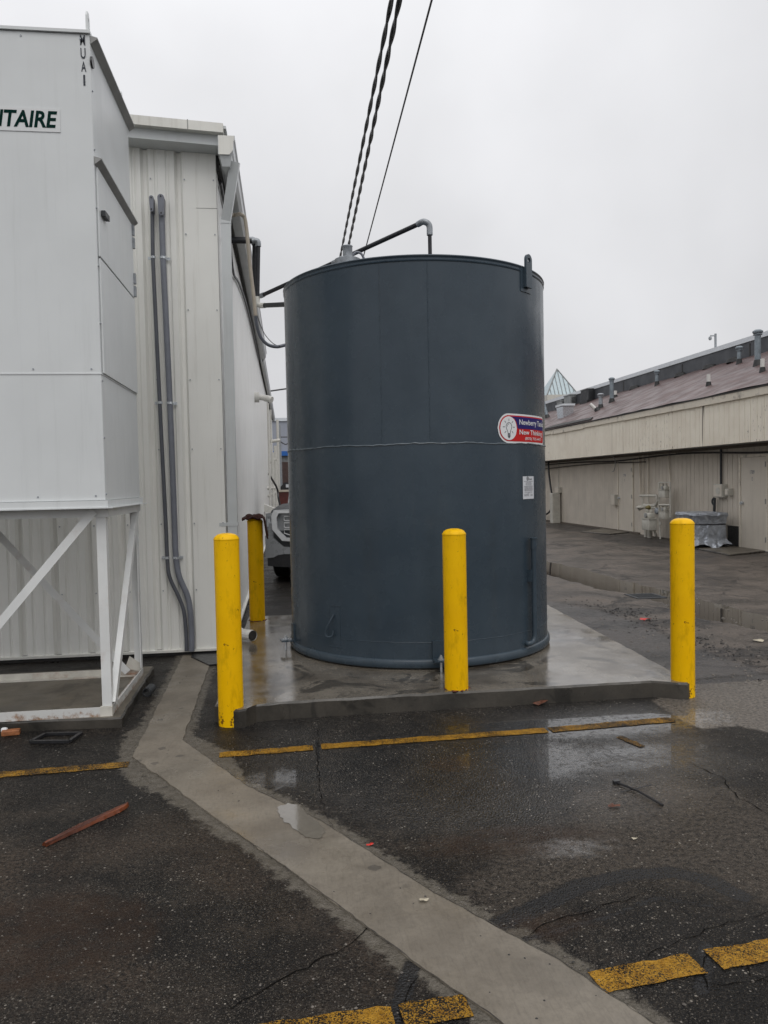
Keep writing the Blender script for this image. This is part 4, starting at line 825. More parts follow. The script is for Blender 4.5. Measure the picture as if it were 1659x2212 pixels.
def flat(p, q, w, t, nrm):     # flat bar whose broad face looks along nrm
    p, q, nrm = Vector(p), Vector(q), Vector(nrm).normalized(); d = (q-p).normalized(); s_ = d.cross(nrm).normalized()
    mb = MB(); mb.prism([p+s_*w/2, q+s_*w/2, q-s_*w/2, p-s_*w/2], nrm*t); mb.prism([p+s_*w/2, q+s_*w/2, q+s_*(w/2-t), p+s_*(w/2-t)], nrm*-.035); return mb
flat(yp(203, 1103, FY0-.01), yp(-110, 1478, FY0-.01), .055, .007, (0, -1, 0)).build('brace', 'steelw', au)
flat(yp(-120, 1030, FY1-.03), yp(276, 1452, FY1-.03), .055, .007, (0, -1, 0)).build('brace', 'steelw', au)
flat((FX+.012, FY1-.08, AZ0-.09), (FX+.012, FY0+.05, FZ+.07), .06, .007, (1, 0, 0)).build('brace', 'steelw', au)
MB().angle((AXL, FY0, FZ), (FX-.0, FY0, FZ), (0, 0, 1), (0, 1, 0), .062, .007).build('base_rail', 'rail', au)
MB().angle((FX+.001, FY0+.03, FZ), (FX+.001, FY1, FZ), (0, 0, 1), (-1, 0, 0), .055, .007).build('base_rail', 'rail', au)
MB().angle((AXL, FY1, FZ), (FX-.01, FY1, FZ), (0, 0, 1), (0, -1, 0), .055, .007).build('base_rail', 'rusty', au)
MB().box((FX-.075, FY0-.004, FZ), (FX+.004, FY0+.03, FZ+.064)).build('foot_plate', 'rusty', au)
MB().prism([(FX-.14, FY1-.022, FZ+.06), (FX-.02, FY1-.022, FZ+.03), (FX-.02, FY1-.022, FZ+.1), (FX-.1, FY1-.022, FZ+.16)], (0, .006, 0)).build('gusset', 'rusty', au)
# ------------------------------------------------------------------ piping between building and tank
PYA, PYB = 8.95, 8.85
def pt(px, py, Y): return yp(px, py, Y)
a0 = pt(548, 519, PYA); a1 = pt(545, 530, PYA); a2 = pt(549, 640, PYA)
tf = yp(929, 541, 7.0); top = yp(927, 487, 7.0)
pa = thing('vapour_pipe', (tf.x, tf.y, ZT), 'black insulated pipe crossing from the metal building over the tank top to a grey elbow', 'pipe')
aw = Vector((BX-.1, PYA, a0.z)); kA = a2+Vector((-.0, 0, -.03))
MB().tube([aw, Vector((a0.x-.03, PYA, a0.z))], .034, 12).build('pipe_run', 'blackpipe', pa, True)
MB().tube(smooth_path([Vector((a0.x-.05, PYA, a0.z)), Vector((a0.x, PYA, a0.z)), Vector((a0.x+.01, PYA, a0.z-.05))], 4), .036, 12).build('elbow', 'galv', pa, True)
MB().tube([Vector((a0.x+.01, PYA, a0.z-.03)), a2], .026, 12).build('pipe_run', 'blackpipe', pa, True)
e1 = yp(915, 479, 7.0)
MB().tube([kA, e1-(e1-kA).normalized()*.05], .0215, 12).build('pipe_run', 'blackpipe', pa, True)
MB().tube(smooth_path([e1-(e1-kA).normalized()*.07, e1, e1+Vector((.05, 0, -.03)), e1+Vector((.055, 0, -.12))], 5), .028, 14).build('elbow', 'galv', pa, True)
cc_ = e1.lerp(kA, .46); dd = (kA-e1).normalized(); MB().tube([cc_, cc_+dd*.05], .025, 12).build('coupling', 'galv', pa, True)
cc_ = e1.lerp(kA, .93); MB().tube([cc_, cc_+dd*.06], .027, 12).build('coupling', 'galv', pa, True)
ex = e1+Vector((.055, 0, -.1)); zb3 = ZT+.075
MB().tube([ex, Vector((ex.x, ex.y, zb3+.08))], .018, 12).build('riser', 'blackpipe', pa, True)
MB().lathe([(.0, .11), (.028, .11), (.03, .1), (.026, .06), (.033, .03), (.036, .0), (.05, -.02), (.05, -.05), (.06, -.06)], (ex.x, ex.y, zb3), 16).build('fitting', 'galv', pa, True)
b0_ = pt(556, 521, PYB)
pb_ = thing('supply_pipe', (b0_.x, b0_.y, 3), 'black pipe dropping beside the first and turning level into the back of the tank', 'pipe')
MB().tube([Vector((BX-.1, PYB, b0_.z+.0)), Vector((b0_.x-.04, PYB, b0_.z))], .03, 12).build('pipe_run', 'blackpipe', pb_, True)
MB().tube(smooth_path([Vector((b0_.x-.06, PYB, b0_.z)), b0_, b0_+Vector((.008, 0, -.06))], 4), .033, 12).build('elbow', 'galv', pb_, True)
b2 = pt(556, 645, PYB); b3 = pt(566, 660, PYB); b4 = pt(650, 656, PYB-.9)
MB().tube([b0_+Vector((.008, 0, -.05)), b2], .024, 12).build('pipe_run', 'blackpipe', pb_, True)
MB().tube(smooth_path([b2+Vector((0, 0, .02)), b2+Vector((.002, 0, -.06)), b3+Vector((-.01, 0, .0)), b3.lerp(b4, .08)], 4), .03, 12).build('elbow', 'trim', pb_, True)
MB().tube([b3.lerp(b4, .05), b4], .026, 12).build('pipe_run', 'blackpipe', pb_, True)
Yc = 8.1
pts = [(500, 466), (510, 464), (519, 463), (528, 470), (532, 490), (536, 530), (542, 590), (548, 640), (552, 682)]
fc = thing('flexible_conduit', yp(552, 682, Yc), 'beige flexible conduit looping down from the eave to the back of the tank', 'conduit')
MB().tube(smooth_path([yp(x, y, Yc+.3 if i < 2 else Yc) for i, (x, y) in enumerate(pts)], 6), .019, 10).build('conduit', 'beige', fc, True)
MB().tube(smooth_path([yp(x, y, Yc+i*.05) for i, (x, y) in enumerate([(552, 682), (555, 705), (563, 728), (578, 744), (597, 749), (614, 746), (640, 740)])], 6), .018, 10).build('conduit', 'pvc', fc, True)
wr = MB().tube(smooth_path([yp(x, y, 8.3) for x, y in [(551, 665), (560, 695), (572, 722), (590, 742), (605, 748)]], 6), .004, 6).build('thin_wire', 'dark', None); setloc(wr, yp(572, 722, 8.3)); tag(wr, 'thin wire hanging beside the beige flexible conduit', 'wire')
hb = MB().tube(smooth_path([Vector((BX+.025, y, z)) for y, z in ((7.6, 4.5), (8.6, 4.42), (9.2, 4.1), (10.5, 4.28), (13, 4.46), (18, 4.48))], 6), .016, 8).build('eave_cable', 'black'); setloc(hb, (BX, 7.6, 4.5)); tag(hb, 'black cable sagging along the side wall under the eave', 'cable')
lp = MB().tube(smooth_path([yp(x, y, 6.9) for x, y in [(762, 551), (770, 545), (780, 548), (786, 558)]], 5), .011, 8).build('roof_hose', 'pvc'); setloc(lp, yp(770, 551, 6.9)); tag(lp, 'short grey looped hose on the tank roof beside the vent', 'hose')
# overhead cables
def cable(p, q, sag, r, label, twist=False, ext=1.0):
    p, q = Vector(p), Vector(q); d = q-p; p = p-d*.9; n = 260; d = (q-p); ax = d.normalized(); u = ax.cross(Vector((0, 0, 1))).normalized(); w = u.cross(ax); L = d.length
    base = [p.lerp(q, k/n) for k in range(n+1)]; mb = MB()
    if twist:
        for ph in (0, math.pi):
            mb.tube([b+(u*math.cos(k/n*L*2*math.pi/.62+ph)+w*math.sin(k/n*L*2*math.pi/.62+ph))*r*.8 for k, b in enumerate(base)], r, 7)
    else: mb.tube(base[::8], r, 8)
    o = mb.build('overhead_cable', 'black', None, True); setloc(o, q); return tag(o, label, 'cable', 'overhead cables above the tank')
cable(yp(838, 40, 4.6), yp(732, 570, 10.2), 0, .0085, 'twisted overhead cable, leftmost of the three above the tank', True)
cable(yp(857, 30, 4.6), yp(747, 560, 10.2), 0, .0095, 'twisted overhead cable, middle one of the three above the tank', True)
cable(yp(930, 10, 4.6), yp(783, 562, 9.4), 0, .0068, 'thin straight overhead wire, rightmost of the three above the tank')
cb2 = MB().tube([yp(540, 851, 34), yp(700, 828, 34)], .035, 6).build('far_cable', 'black'); setloc(cb2, yp(585, 843, 34)); tag(cb2, 'dark cable crossing the gap between metal building and tank', 'cable')
# ------------------------------------------------------------------ side wall fixtures, far end
sv = xp(583, 861, BX); e = thing('wall_vent', sv, 'white round vent pipe sticking out high on the side wall', 'vent pipe')
yv = 15.5; zv = 1.6+(1048-862)/1660*yv
e.location = (BX, yv, zv)
MB().tube([(BX-.02, yv, zv), (BX+.09, yv, zv)], .1, 18).build('collar', 'hvac', e, True)
MB().tube([(BX+.09, yv, zv), (BX+.22, yv, zv-.015)], .055, 16).tube(smooth_path([(BX+.2, yv, zv-.015), (BX+.26, yv-.02, zv-.03), (BX+.34, yv-.06, zv-.06)], 4), [.065]*9, 16).build('outlet', 'hvac', e, True)
fx = thing('gas_piping', (BX+.15, 24, 0), 'cluster of white pipes and brackets on the far end of the side wall', 'pipes')
for i, (y_, dx, r_, z0, z1) in enumerate(((22, .12, .03, 0, 3.9), (24, .18, .05, 0, 2.6), (26, .25, .06, 0, 2.9), (27, .1, .03, .5, 4.2), (30, .3, .05, 0, 4.1))):
    MB().tube([(BX+dx, y_, z0), (BX+dx, y_, z1)], r_, 10).build('pipe', 'hvac', fx, True)
for a_, b_, r_ in (((BX, 24, 1.5), (BX+.24, 24, 1.5), .06), ((BX, 24, 1.25), (BX+.26, 24, 1.35), .045), ((BX, 26, 2.35), (BX+.28, 26, 2.45), .07), ((BX, 28, 3.15), (BX+.4, 28, 3.2), .06)): MB().tube([a_, b_], r_, 10).build('pipe_arm', 'hvac', fx, True)
MB().prism([(BX, 20, 1.1), (BX+.3, 20, .98), (BX+.3, 20, .85), (BX, 20, .9)], (0, .5, 0)).build('bracket', 'hvac', fx)
MB().tube(smooth_path([(BX+.1, 22, 1.9), (BX+.3, 23, 1.5), (BX+.34, 23, 1.2), (BX+.4, 23, .9)], 6), .03, 8).build('hose', 'black', fx, True)
# ------------------------------------------------------------------ pickup truck (behind the tank)
tk = thing('pickup_truck', (.585, 12.25, 0), 'silver pickup truck nose showing between the rear bollard and the tank', 'pickup truck')
def tb(mbx, name, m, par=tk, smooth=False):
    o = mbx.build(name, m, None, smooth); o.parent = par; return o
def sec(pts, x0, x1):    # side profile (y, z) extruded in x
    return MB().prism([(x0, y, z) for y, z in pts], (x1-x0, 0, 0))
body = MB()
body.prism([(-.97, y, z) for y, z in ((.12, .62), (.12, .98), (.16, 1.06), (.3, 1.12), (1.45, 1.18), (5.5, 1.15), (5.55, .55), (4.75, .5), (4.6, .85), (4.2, 1.0), (3.75, .85), (3.6, .5), (1.6, .45), (1.45, .85), (1.05, 1.0), (.6, .85), (.45, .55))], (1.94, 0, 0))
bo = tb(body, 'body', 'truck')
bm = bmesh.new(); bm.from_mesh(bo.data); bmesh.ops.bevel(bm, geom=[e_ for e_ in bm.edges if abs(e_.verts[0].co.x-e_.verts[1].co.x) < .01], offset=.05, segments=3, affect='EDGES'); bm.to_mesh(bo.data); bm.free()
hd = MB(); hv = []
for j, (y, z) in enumerate(((.09, 1.10), (.13, 1.17), (.3, 1.22), (.9, 1.27), (1.4, 1.29))):
    for i in range(9):
        x = -.9+1.8*i/8; hv.append((x*(.93 if j == 0 else 1), y+.10*abs(x)**2, z+(.03 if 2 <= i <= 6 and j > 1 else 0)-.05*abs(x)**3))
hd.add(hv, [(j*9+i, j*9+i+1, (j+1)*9+i+1, (j+1)*9+i) for j in range(4) for i in range(8)]); ho = tb(hd, 'hood', 'plast', tk, True); s_ = ho.modifiers.new('s', 'SOLIDIFY'); s_.thickness = .05
tb(MB().prism([(-.45, .5, 1.30), (-.3, .42, 1.31), (.3, .42, 1.31), (.45, .5, 1.30), (.45, 1.4, 1.36), (-.45, 1.4, 1.36)], (0, 0, .03)), 'hood_scoop', 'truckw')
tb(MB().prism([(-.82, y, z) for y, z in ((1.45, 1.15), (2.05, 1.78), (2.3, 1.86), (3.5, 1.86), (3.75, 1.75), (3.85, 1.12))], (1.64, 0, 0)), 'cab', 'truck')
tb(MB().prism([(-.72, 1.52, 1.24), (.72, 1.52, 1.24), (.66, 2.02, 1.76), (-.66, 2.02, 1.76)], (0, -.02, .01)), 'windscreen', 'glass')
def cols(cl, dy=0.0, th=.05):     # wrapped front panel: columns of (x, top, bottom)
    n = len(cl); f = lambda x: .01+.16*abs(x)**3+dy
    return MB().add([(x, f(x)+d, z) for d in (0, th) for x, a, b_ in cl for z in (a, b_)], [(2*i, 2*i+1, 2*i+3, 2*i+2) for i in range(n-1)]+[(2*n+2*i, 2*n+2*i+1, 2*n+2*i+3, 2*n+2*i+2) for i in range(n-1)]+[(2*i, 2*i+2, 2*n+2*i+2, 2*n+2*i) for i in range(n-1)]+[(2*i+1, 2*i+3, 2*n+2*i+3, 2*n+2*i+1) for i in range(n-1)]+[(0, 1, 2*n+1, 2*n), (2*n-2, 2*n-1, 4*n-1, 4*n-2)])
gs = MB()   # grille surround ring
yw = lambda x: -.02+.12*abs(x)**3
go = [(x*1.07, z) for x, z in [(-.76, 1.19), (-.4, 1.2), (.4, 1.2), (.76, 1.19), (.80, 1.1), (.79, .88), (.64, .70), (.3, .67), (-.3, .67), (-.64, .70), (-.79, .88), (-.80, 1.1)]]; gi = [(x*.90, .945+(z-.945)*.80) for x, z in go]; q_ = len(go)
gs.add([(x, yw(x)+d, z) for d in (.0, .12) for x, z in go+gi], [(i, (i+1) % q_, (i+1) % q_+q_, i+q_) for i in range(q_)]+[(i, (i+1) % q_, (i+1) % q_+2*q_, i+2*q_) for i in range(q_)]+[(i+q_, (i+1) % q_+q_, (i+1) % q_+3*q_, i+3*q_) for i in range(q_)])
gr = tb(gs, 'grille', 'truckw'); tb(MB().add([(x, yw(x)+.09, z) for x, z in gi], [tuple(range(q_))]), 'mesh', mt('grille_black', (.004, .004, .005), .8, spec=.1), gr)
for z0, z1 in ((.77, .88), (.91, .985), (1.02, 1.09)):
    for sx in (-1, 1):
        ring = [(sx*.1, z0), (sx*(.5 if z0 < .8 else .63), z0), (sx*.65, z0+.05 if z0 < .8 else z0+.01), (sx*.65, z1), (sx*.1, z1), (sx*.1, z0)]
        tb(MB().tube([(x, yw(x)+.04, z) for x, z in ring], .008, 6), 'bar', 'truckw', gr)
tb(cols([(x, 1.17-.04*abs(x)**4, .70) for x in (-.97, -.93, -.88, -.8, -.6, .6, .8, .88, .93, .97)], .03), 'fender', 'truck')
for sx in (-1, 1):
    hl = tb(cols([(sx*x, 1.09, .86) for x in (.875, .905, .94, .965)], .012, .02), 'headlight', 'lamp')
    tb(cols([(sx*x, 1.05, .92) for x in (.89, .915, .94)], .002, .01), 'reflector', 'chrome', hl)
    tb(cols([(sx*x, .70, .62) for x in (.86, .9, .95)], -.012, .02), 'fog_lamp', 'black')
tb(cols([(-.98, .78, .42), (-.93, .77, .42), (-.84, .76, .43), (-.76, .68, .47), (-.66, .60, .485), (0, .585, .485), (.66, .60, .485), (.76, .68, .47), (.84, .76, .43), (.93, .77, .42), (.98, .78, .42)], -.02, .1), 'bumper', 'truck')
tb(cols([(x, .86, .56) for x in (-.95, -.85, -.7, 0, .7, .85, .95)], .015, .1), 'upper_trim', 'plast')
tb(cols([(x, .49, .24+.05*abs(x)) for x in (-.95, -.85, -.7, 0, .7, .85, .95)], .0, .12), 'lower_trim', 'black')
tb(MB().box((-.18, -.05, .36), (.18, -.03, .52)), 'number_plate', 'beige')
for sx in (-1, 1):
    for y_ in (1.05, 4.2):
        w_ = MB(); prof = [(.2, -.13), (.36, -.13), (.40, -.1), (.405, 0), (.40, .1), (.36, .13), (.2, .13)]; seg = 36
        vs = [(sx*.84+b, y_+a*math.cos(2*math.pi*k/seg), .405+a*math.sin(2*math.pi*k/seg)) for a, b in prof for k in range(seg)]
        w_.add(vs, [(i*seg+k, i*seg+(k+1) % seg, (i+1)*seg+(k+1) % seg, (i+1)*seg+k) for i in range(6) for k in range(seg)])
        wo_ = tb(w_, 'wheel', 'tyre', tk, True); tb(MB().tube([(sx*.84-.08*sx, y_, .405), (sx*.84+.09*sx, y_, .405)], .21, 24), 'rim', 'chrome', wo_)
tb(MB().prism([(-.9, .35, .3), (.9, .35, .3), (.9, 5.3, .35), (-.9, 5.3, .35)], (0, 0, .3)), 'underbody', 'black')
tk.rotation_euler.z = math.radians(-9)
# ------------------------------------------------------------------ far background, left gap
cn = thing('canopy_building', (6, 62, 0), 'pale grey building with a bright blue band far behind the tank', 'building')
zt, zb2, zc_ = yp(592, 903, 60).z, yp(592, 975, 60).z, yp(592, 985, 60).z
MB().box((-1.0, 60, zb2), (13, 72, zt-.25)).build('wall', 'canw', cn); MB().box((-1.1, 59.9, zt-.248), (13.1, 72.1, zt)).build('coping', 'cap', cn)
MB().box((-1.05, 59.8, zc_), (13.1, 60.05, zb2-.002)).build('blue_band', 'canb', cn)
MB().box((-.9, 60.1, 0), (-.3, 60.5, zc_-.6)).box((12, 60.1, 0), (12.5, 60.5, zc_-.6)).build('column', 'hvac', cn)
MB().box((-.9, 60.2, zc_-.55), (13, 71, zc_-.003)).build('soffit', 'acg', cn)
MB().box((.1, 61, 0), (13, 71, zc_-.55)).build('shopfront', 'plast', cn)
for px, w_ in ((617, .06),):
    o = MB().tube([yp(px, 1045, 45), yp(px, 998, 45)], .22, 8).build('brown_post', 'brown', None); o.data.transform(Matrix.Identity(4)); p_ = yp(px, 1045, 45); setloc(o, (p_.x, p_.y, 0)); tag(o, 'dark brown post seen in the gap left of the tank', 'post')
o = MB().tube([(yp(604, 920, 40).x, 40, 0), (yp(603, 920, 40).x, 40, yp(604, 918, 40).z)], .08, 8).build('utility_pole', 'galv', None); setloc(o, (yp(604, 920, 40).x, 40, 0)); tag(o, 'slim grey pole in front of the far blue-banded building', 'pole')
o = MB().tube(smooth_path([yp(604, 952, 40), yp(612, 958, 40), yp(620, 959, 40), yp(632, 944, 40)], 5), .03, 6).tube([yp(604, 944, 40), yp(640, 944, 40)], .03, 6).build('service_wire', 'black'); setloc(o, yp(612, 958, 40)); tag(o, 'dark wires drooping from the slim grey pole', 'wire')
rb = thing('waste_bin', (yp(610, 1075, 26).x, 26, 0), 'dark red steel bin standing behind the pickup truck', 'bin')
p0_, p1_ = yp(601, 1063, 26), yp(616, 1063, 26); MB().prism([(p0_.x+.05, 26, 0), (p1_.x+.9, 26, 0), (p1_.x+1, 26, p0_.z), (p0_.x, 26, p0_.z)], (0, 1.6, 0)).build('bin_body', 'redb', rb); MB().box((p0_.x-.03, 25.96, p0_.z+.001), (p1_.x+1.03, 27.64, p0_.z+.06)).build('rim', 'beige', rb)
eq = thing('dark_machine', (yp(612, 1050, 29).x, 29, 0), 'black machine with a rounded top standing behind the dark red bin', 'machine')
p0_ = yp(606, 1058, 29); MB().prism([(p0_.x, 29, 0), (p0_.x+.6, 29, 0), (p0_.x+.6, 29, p0_.z), (p0_.x+.45, 29, p0_.z+.25), (p0_.x+.15, 29, p0_.z+.28), (p0_.x, 29, p0_.z+.1)], (0, .8, 0)).build('housing', 'black', eq); MB().box((p0_.x+.2, 28.97, p0_.z+.08), (p0_.x+.35, 28.99, p0_.z+.2)).build('window', 'paper', eq)
# distant bare trees
tr = MB(); rr = random.Random(21)
for _ in range(150):
    x = rr.uniform(-30, 45); y = rr.uniform(110, 135); h_ = rr.uniform(4, 8)
    tr.tube([(x, y, 0), (x+rr.uniform(-.4, .4), y, h_)], [.16, .03], 5)
    for k in range(14):
        z = h_*rr.uniform(.3, .95); a = rr.uniform(0, 6.28); l = rr.uniform(.8, 2.2); tr.tube([(x, y, z), (x+l*math.cos(a), y+l*math.sin(a), z+l*rr.uniform(.3, .9))], [.05, .012], 4)
tag(tr.build('distant_wood', 'treem'), 'bare leafless wood far beyond the buildings', kind='stuff')
# ------------------------------------------------------------------ right building
WX, FXX, YN, YF = 9.85, 9.2, 6.0, 42.0
rbld = thing('shop_building', (WX, 20, 0), 'long low beige building on the right with overhanging fascia and brown shingle roof', 'building')
def grooved(x, y0, y1, z0, z1, pitch, name, m, parent, dep=.012, jit=0.0, g0=None, th=.05):
    mb = MB(); pr = []; y = y0; rr = random.Random(5)
    while y < y1:
        gy = y+pitch*(1+rr.uniform(-jit, jit)); gy = min(gy, y1)
        pr += [(x, y), (x, gy-.012), (x+dep, gy-.012), (x+dep, gy)]; y = gy
    n = len(pr); mb.add([(a, b, z0) for a, b in pr]+[(a, b, z1) for a, b in pr], [(i, i+1, n+i+1, n+i) for i in range(n-1)]); return mb.build(name, m, parent)
def wallmat():
    return None
grooved(WX, YN, 20.2, 0, 2.95, .2, 'wall', 'stucco', rbld)
MB().box((WX, 20.2, 0), (WX+.2, YF, 2.95)).build('wall', 'stucco', rbld)
grooved(FXX, YN, 20.9, 2.26, 3.18, .2, 'fascia', 'fas', rbld, jit=.12)
grooved(FXX, 20.9, YF, 2.26, 3.18, 1.2, 'fascia', 'fas', rbld, .004)
MB().box((FXX+.02, YN, 2.265), (WX, YF, 2.30)).build('soffit', 'soff', rbld)
MB().box((WX-.08, YN, 2.2), (WX-.001, YF, 2.262)).build('ledger', 'groove', rbld)
rr = random.Random(8); y = YN
while y < YF:
    y2 = min(YF, y+rr.uniform(2.5, 4.2)); dz = rr.uniform(-.012, .012)
    MB().box((FXX-.045-rr.uniform(0, .012), y+.006, 3.155+dz), (FXX-.002, y2-.006, 3.315+dz)).build('trim_board', 'fastrim', rbld); y = y2
def rz(x, y): return 3.34+(x-9.13)*(4.835-3.34)/(12.6-9.13)
def roofmat():
    n = NT('brown_shingles'); P = n.pos; v = n.scale(P, (5, 1.0, 1))
    col = n.mix(n.mapr(n.noise(1.5, 6, .7, P), .3, .7), (.085, .047, .043), (.14, .084, .078))
    s = n.t.nodes.new('ShaderNodeSeparateXYZ'); n.t.links.new(P, s.inputs[0])
    br_ = n.t.nodes.new('ShaderNodeTexBrick'); cmb = n.t.nodes.new('ShaderNodeCombineXYZ'); n.t.links.new(s.outputs[1], cmb.inputs[0]); n.t.links.new(s.outputs[0], cmb.inputs[1]); n.t.links.new(cmb.outputs[0], br_.inputs['Vector'])
    br_.inputs['Scale'].default_value = 1; br_.inputs['Brick Width'].default_value = .3; br_.inputs['Row Height'].default_value = .14; br_.inputs['Mortar Size'].default_value = .012; br_.inputs['Mortar Smooth'].default_value = .3
    br_.inputs['Color1'].default_value = (.8, .8, .8, 1); br_.inputs['Color2'].default_value = (1.1, 1.1, 1.1, 1); br_.inputs['Mortar'].default_value = (.45, .45, .45, 1)
    col = n.mix(.8, col, br_.outputs[0], 'MULTIPLY')
    wear = n.mapr(n.noise(2.2, 5, .7, n.scale(P, (2.2, .5, 1))), .58, .72); col = n.mix(n.math('MULTIPLY', wear, .55), col, (.26, .23, .235))
    return n.done(col, n.mapr(n.noise(2, 3, .5, P), .3, .7, .32, .55), 0, n.bump(n.sepx(br_.outputs[0]), .8, .02))
mb = MB(); ny_, nx_ = 70, 12; vs = []; rr = random.Random(3)
for j in range(ny_+1):
    for i in range(nx_+1):
        x = 9.13+(12.6-9.13)*i/nx_; y = YN+(YF-YN)*j/ny_; w_ = .012*math.sin(y*1.7+i)*math.sin(i*.9)+(rr.uniform(-.012, .012))
        vs.append((x, y, rz(x, y)+w_))
mb.add(vs, [(j*(nx_+1)+i, j*(nx_+1)+i+1, (j+1)*(nx_+1)+i+1, (j+1)*(nx_+1)+i) for j in range(ny_) for i in range(nx_)]); rfo = mb.build('roof', roofmat(), rbld, True)
MB().box((9.13, YN, 3.30), (9.6, YF, 3.325)).build('drip_edge', 'dark', rbld)
ph = lambda y: 5.27+(26-y)*-.004
PXX = 12.6
MB().prism([(PXX, YN, 3.9), (PXX, YF, 3.9), (PXX, YF, 5.25), (PXX, YN, 5.22)], (.3, 0, 0)).build('parapet', 'para', rbld)
MB().prism([(PXX-.03, YN, 5.221), (PXX-.03, YF, 5.251), (PXX-.03, YF, 5.39), (PXX-.03, YN, 5.35)], (.36, 0, 0)).build('parapet_cap', 'cap', rbld)
mb = MB()
for y in (16.5, 19.6, 23.2, 27.5, 33): MB().box((PXX-.008, y, 4.2), (PXX-.001, y+.05, 5.18)).build('parapet_seam', 'dark', rbld)
MB().box((PXX+.301, YN, 0), (24, YF, 4.9)).box((WX+.201, YF-.2, 0), (PXX+.3, YF, 3.5)).build('rear_wall', 'stucco', rbld)
# lifted shingle flap
a, b = q6(490, 745), q6(760, 682)
def rp(px, py):
    d = ray(px, py); lo, hi = 8.5, 60
    best = None
    for k in range(4000):
        t = k*.015+5; x, y, z = d.x*t, d.y*t, EYE+d.z*t
        if x > 9.13 and z <= rz(x, y)+.002: return Vector((x, y, rz(x, y)))
        if x > 12.6: return Vector((12.55, y*12.55/x, rz(12.55, y*12.55/x)))
    return Vector((12.5, 20, 4.5))
MB().prism([Vector((9.16, 22.3, 3.36)), Vector((9.16, 27.2, 3.36)), Vector((9.4, 25.8, 3.48)), Vector((9.36, 22.6, 3.45))], (0, 0, .03)).build('lifted_shingle', 'dark', rbld)
# doors
def door(yc, w, h_, label, num, sub, panel_m='door', z0=.0):
    y0, y1 = yc-w/2, yc+w/2
    d = MB().box((WX-.018, y0, z0+.02), (WX-.004, y1, h_)).build('door', panel_m, rbld); tag(d, label)
    MB().box((WX-.035, y0-.06, z0), (WX-.0015, y0-.002, h_+.06)).box((WX-.035, y1+.002, z0), (WX-.0015, y1+.06, h_+.06)).box((WX-.035, y0-.002, h_+.004), (WX-.0015, y1+.002, h_+.06)).build('frame', 'fastrim', d); MB().box((WX-.019, y0-.0015, z0+.02), (WX-.003, y0-.0002, h_)).box((WX-.019, y1+.0002, z0+.02), (WX-.003, y1+.0015, h_)).box((WX-.0185, y0, h_+.0002), (WX-.003, y1, h_+.0035)).build('gap', 'dark', d)
    MB().box((WX-.045, y0-.06, z0), (WX+.0, y1+.06, z0+.018)).build('threshold', 'galv', d)
    for zz in (.25, 1.05, 1.82): MB().tube([(WX-.045, y0+.0, zz-.055), (WX-.045, y0+.0, zz+.055)], .011, 8).build('hinge', 'soff', d)
    MB().tube([(WX-.018, y1-.07, 1.0), (WX-.06, y1-.07, 1.0)], .035, 14).tube([(WX-.06, y1-.07, 1.0), (WX-.085, y1-.07, 1.0)], .025, 12).build('knob', 'zinc', d)
    for t_, zc_, hh_, ww in ((num, 1.62, .085, .16), (sub, 1.48, .08, .03)):
        P2, fs = fit_text(t_, 0, ww, 0, hh_, .02); mb = MB(); mb.add([(WX-.0195, yc+.04+ww/2-u, zc_+v) for u, v in P2], fs); mb.build('lettering', 'inkg', d)
    return d
yd2 = (xp(*q6(1487, 1300), WX).y+xp(*q6(1650, 1300), WX).y)/2
yd1 = (xp(*q6(655, 1300), WX).y+xp(*q6(748, 1300), WX).y)/2
door(yd2, .90, 1.98, 'beige back door numbered 1789, nearer the camera', '1789', 'E')
door(yd1, .92, 2.06, 'beige back door further along, past the gas meters', '79', 'F')
MB().box((WX-.012, xp(*q6(1475, 1500), WX).y-.0+.02, 0), (WX-.002, xp(*q6(1390, 1500), WX).y, .48)).build('dark_patch', 'dark', rbld)
MB().box((WX-.02, xp(*q6(1475, 1500), WX).y+.02, .48), (WX-.002, xp(*q6(1160, 1500), WX).y, .51)).build('sill_strip', 'door', rbld)
MB().box((WX-.06, yd1-.9, -.01), (WX-.0015, YF, .05)).build('base_course', 'groove', rbld)
def wall_tube(pts, r, m='meter', X=WX-.05, seg=8): return MB().tube([xp(*q6(*p), X) for p in pts], r, seg)
wp = thing('wall_pipes', (WX-.05, 19, 0), 'thin beige gas pipes running up the wall to the gas meters', 'pipes')
for pts, r in (([(786, 975), (800, 1275)], .022), ([(815, 975), (815, 1275)], .016), ([(847, 975), (850, 1330)], .02), ([(912, 972), (985, 980), (1000, 1180)], .02), ([(912, 972), (1048, 990), (1048, 960)], .016)):
    wall_tube(pts, r).build('pipe', 'fastrim', wp, True)
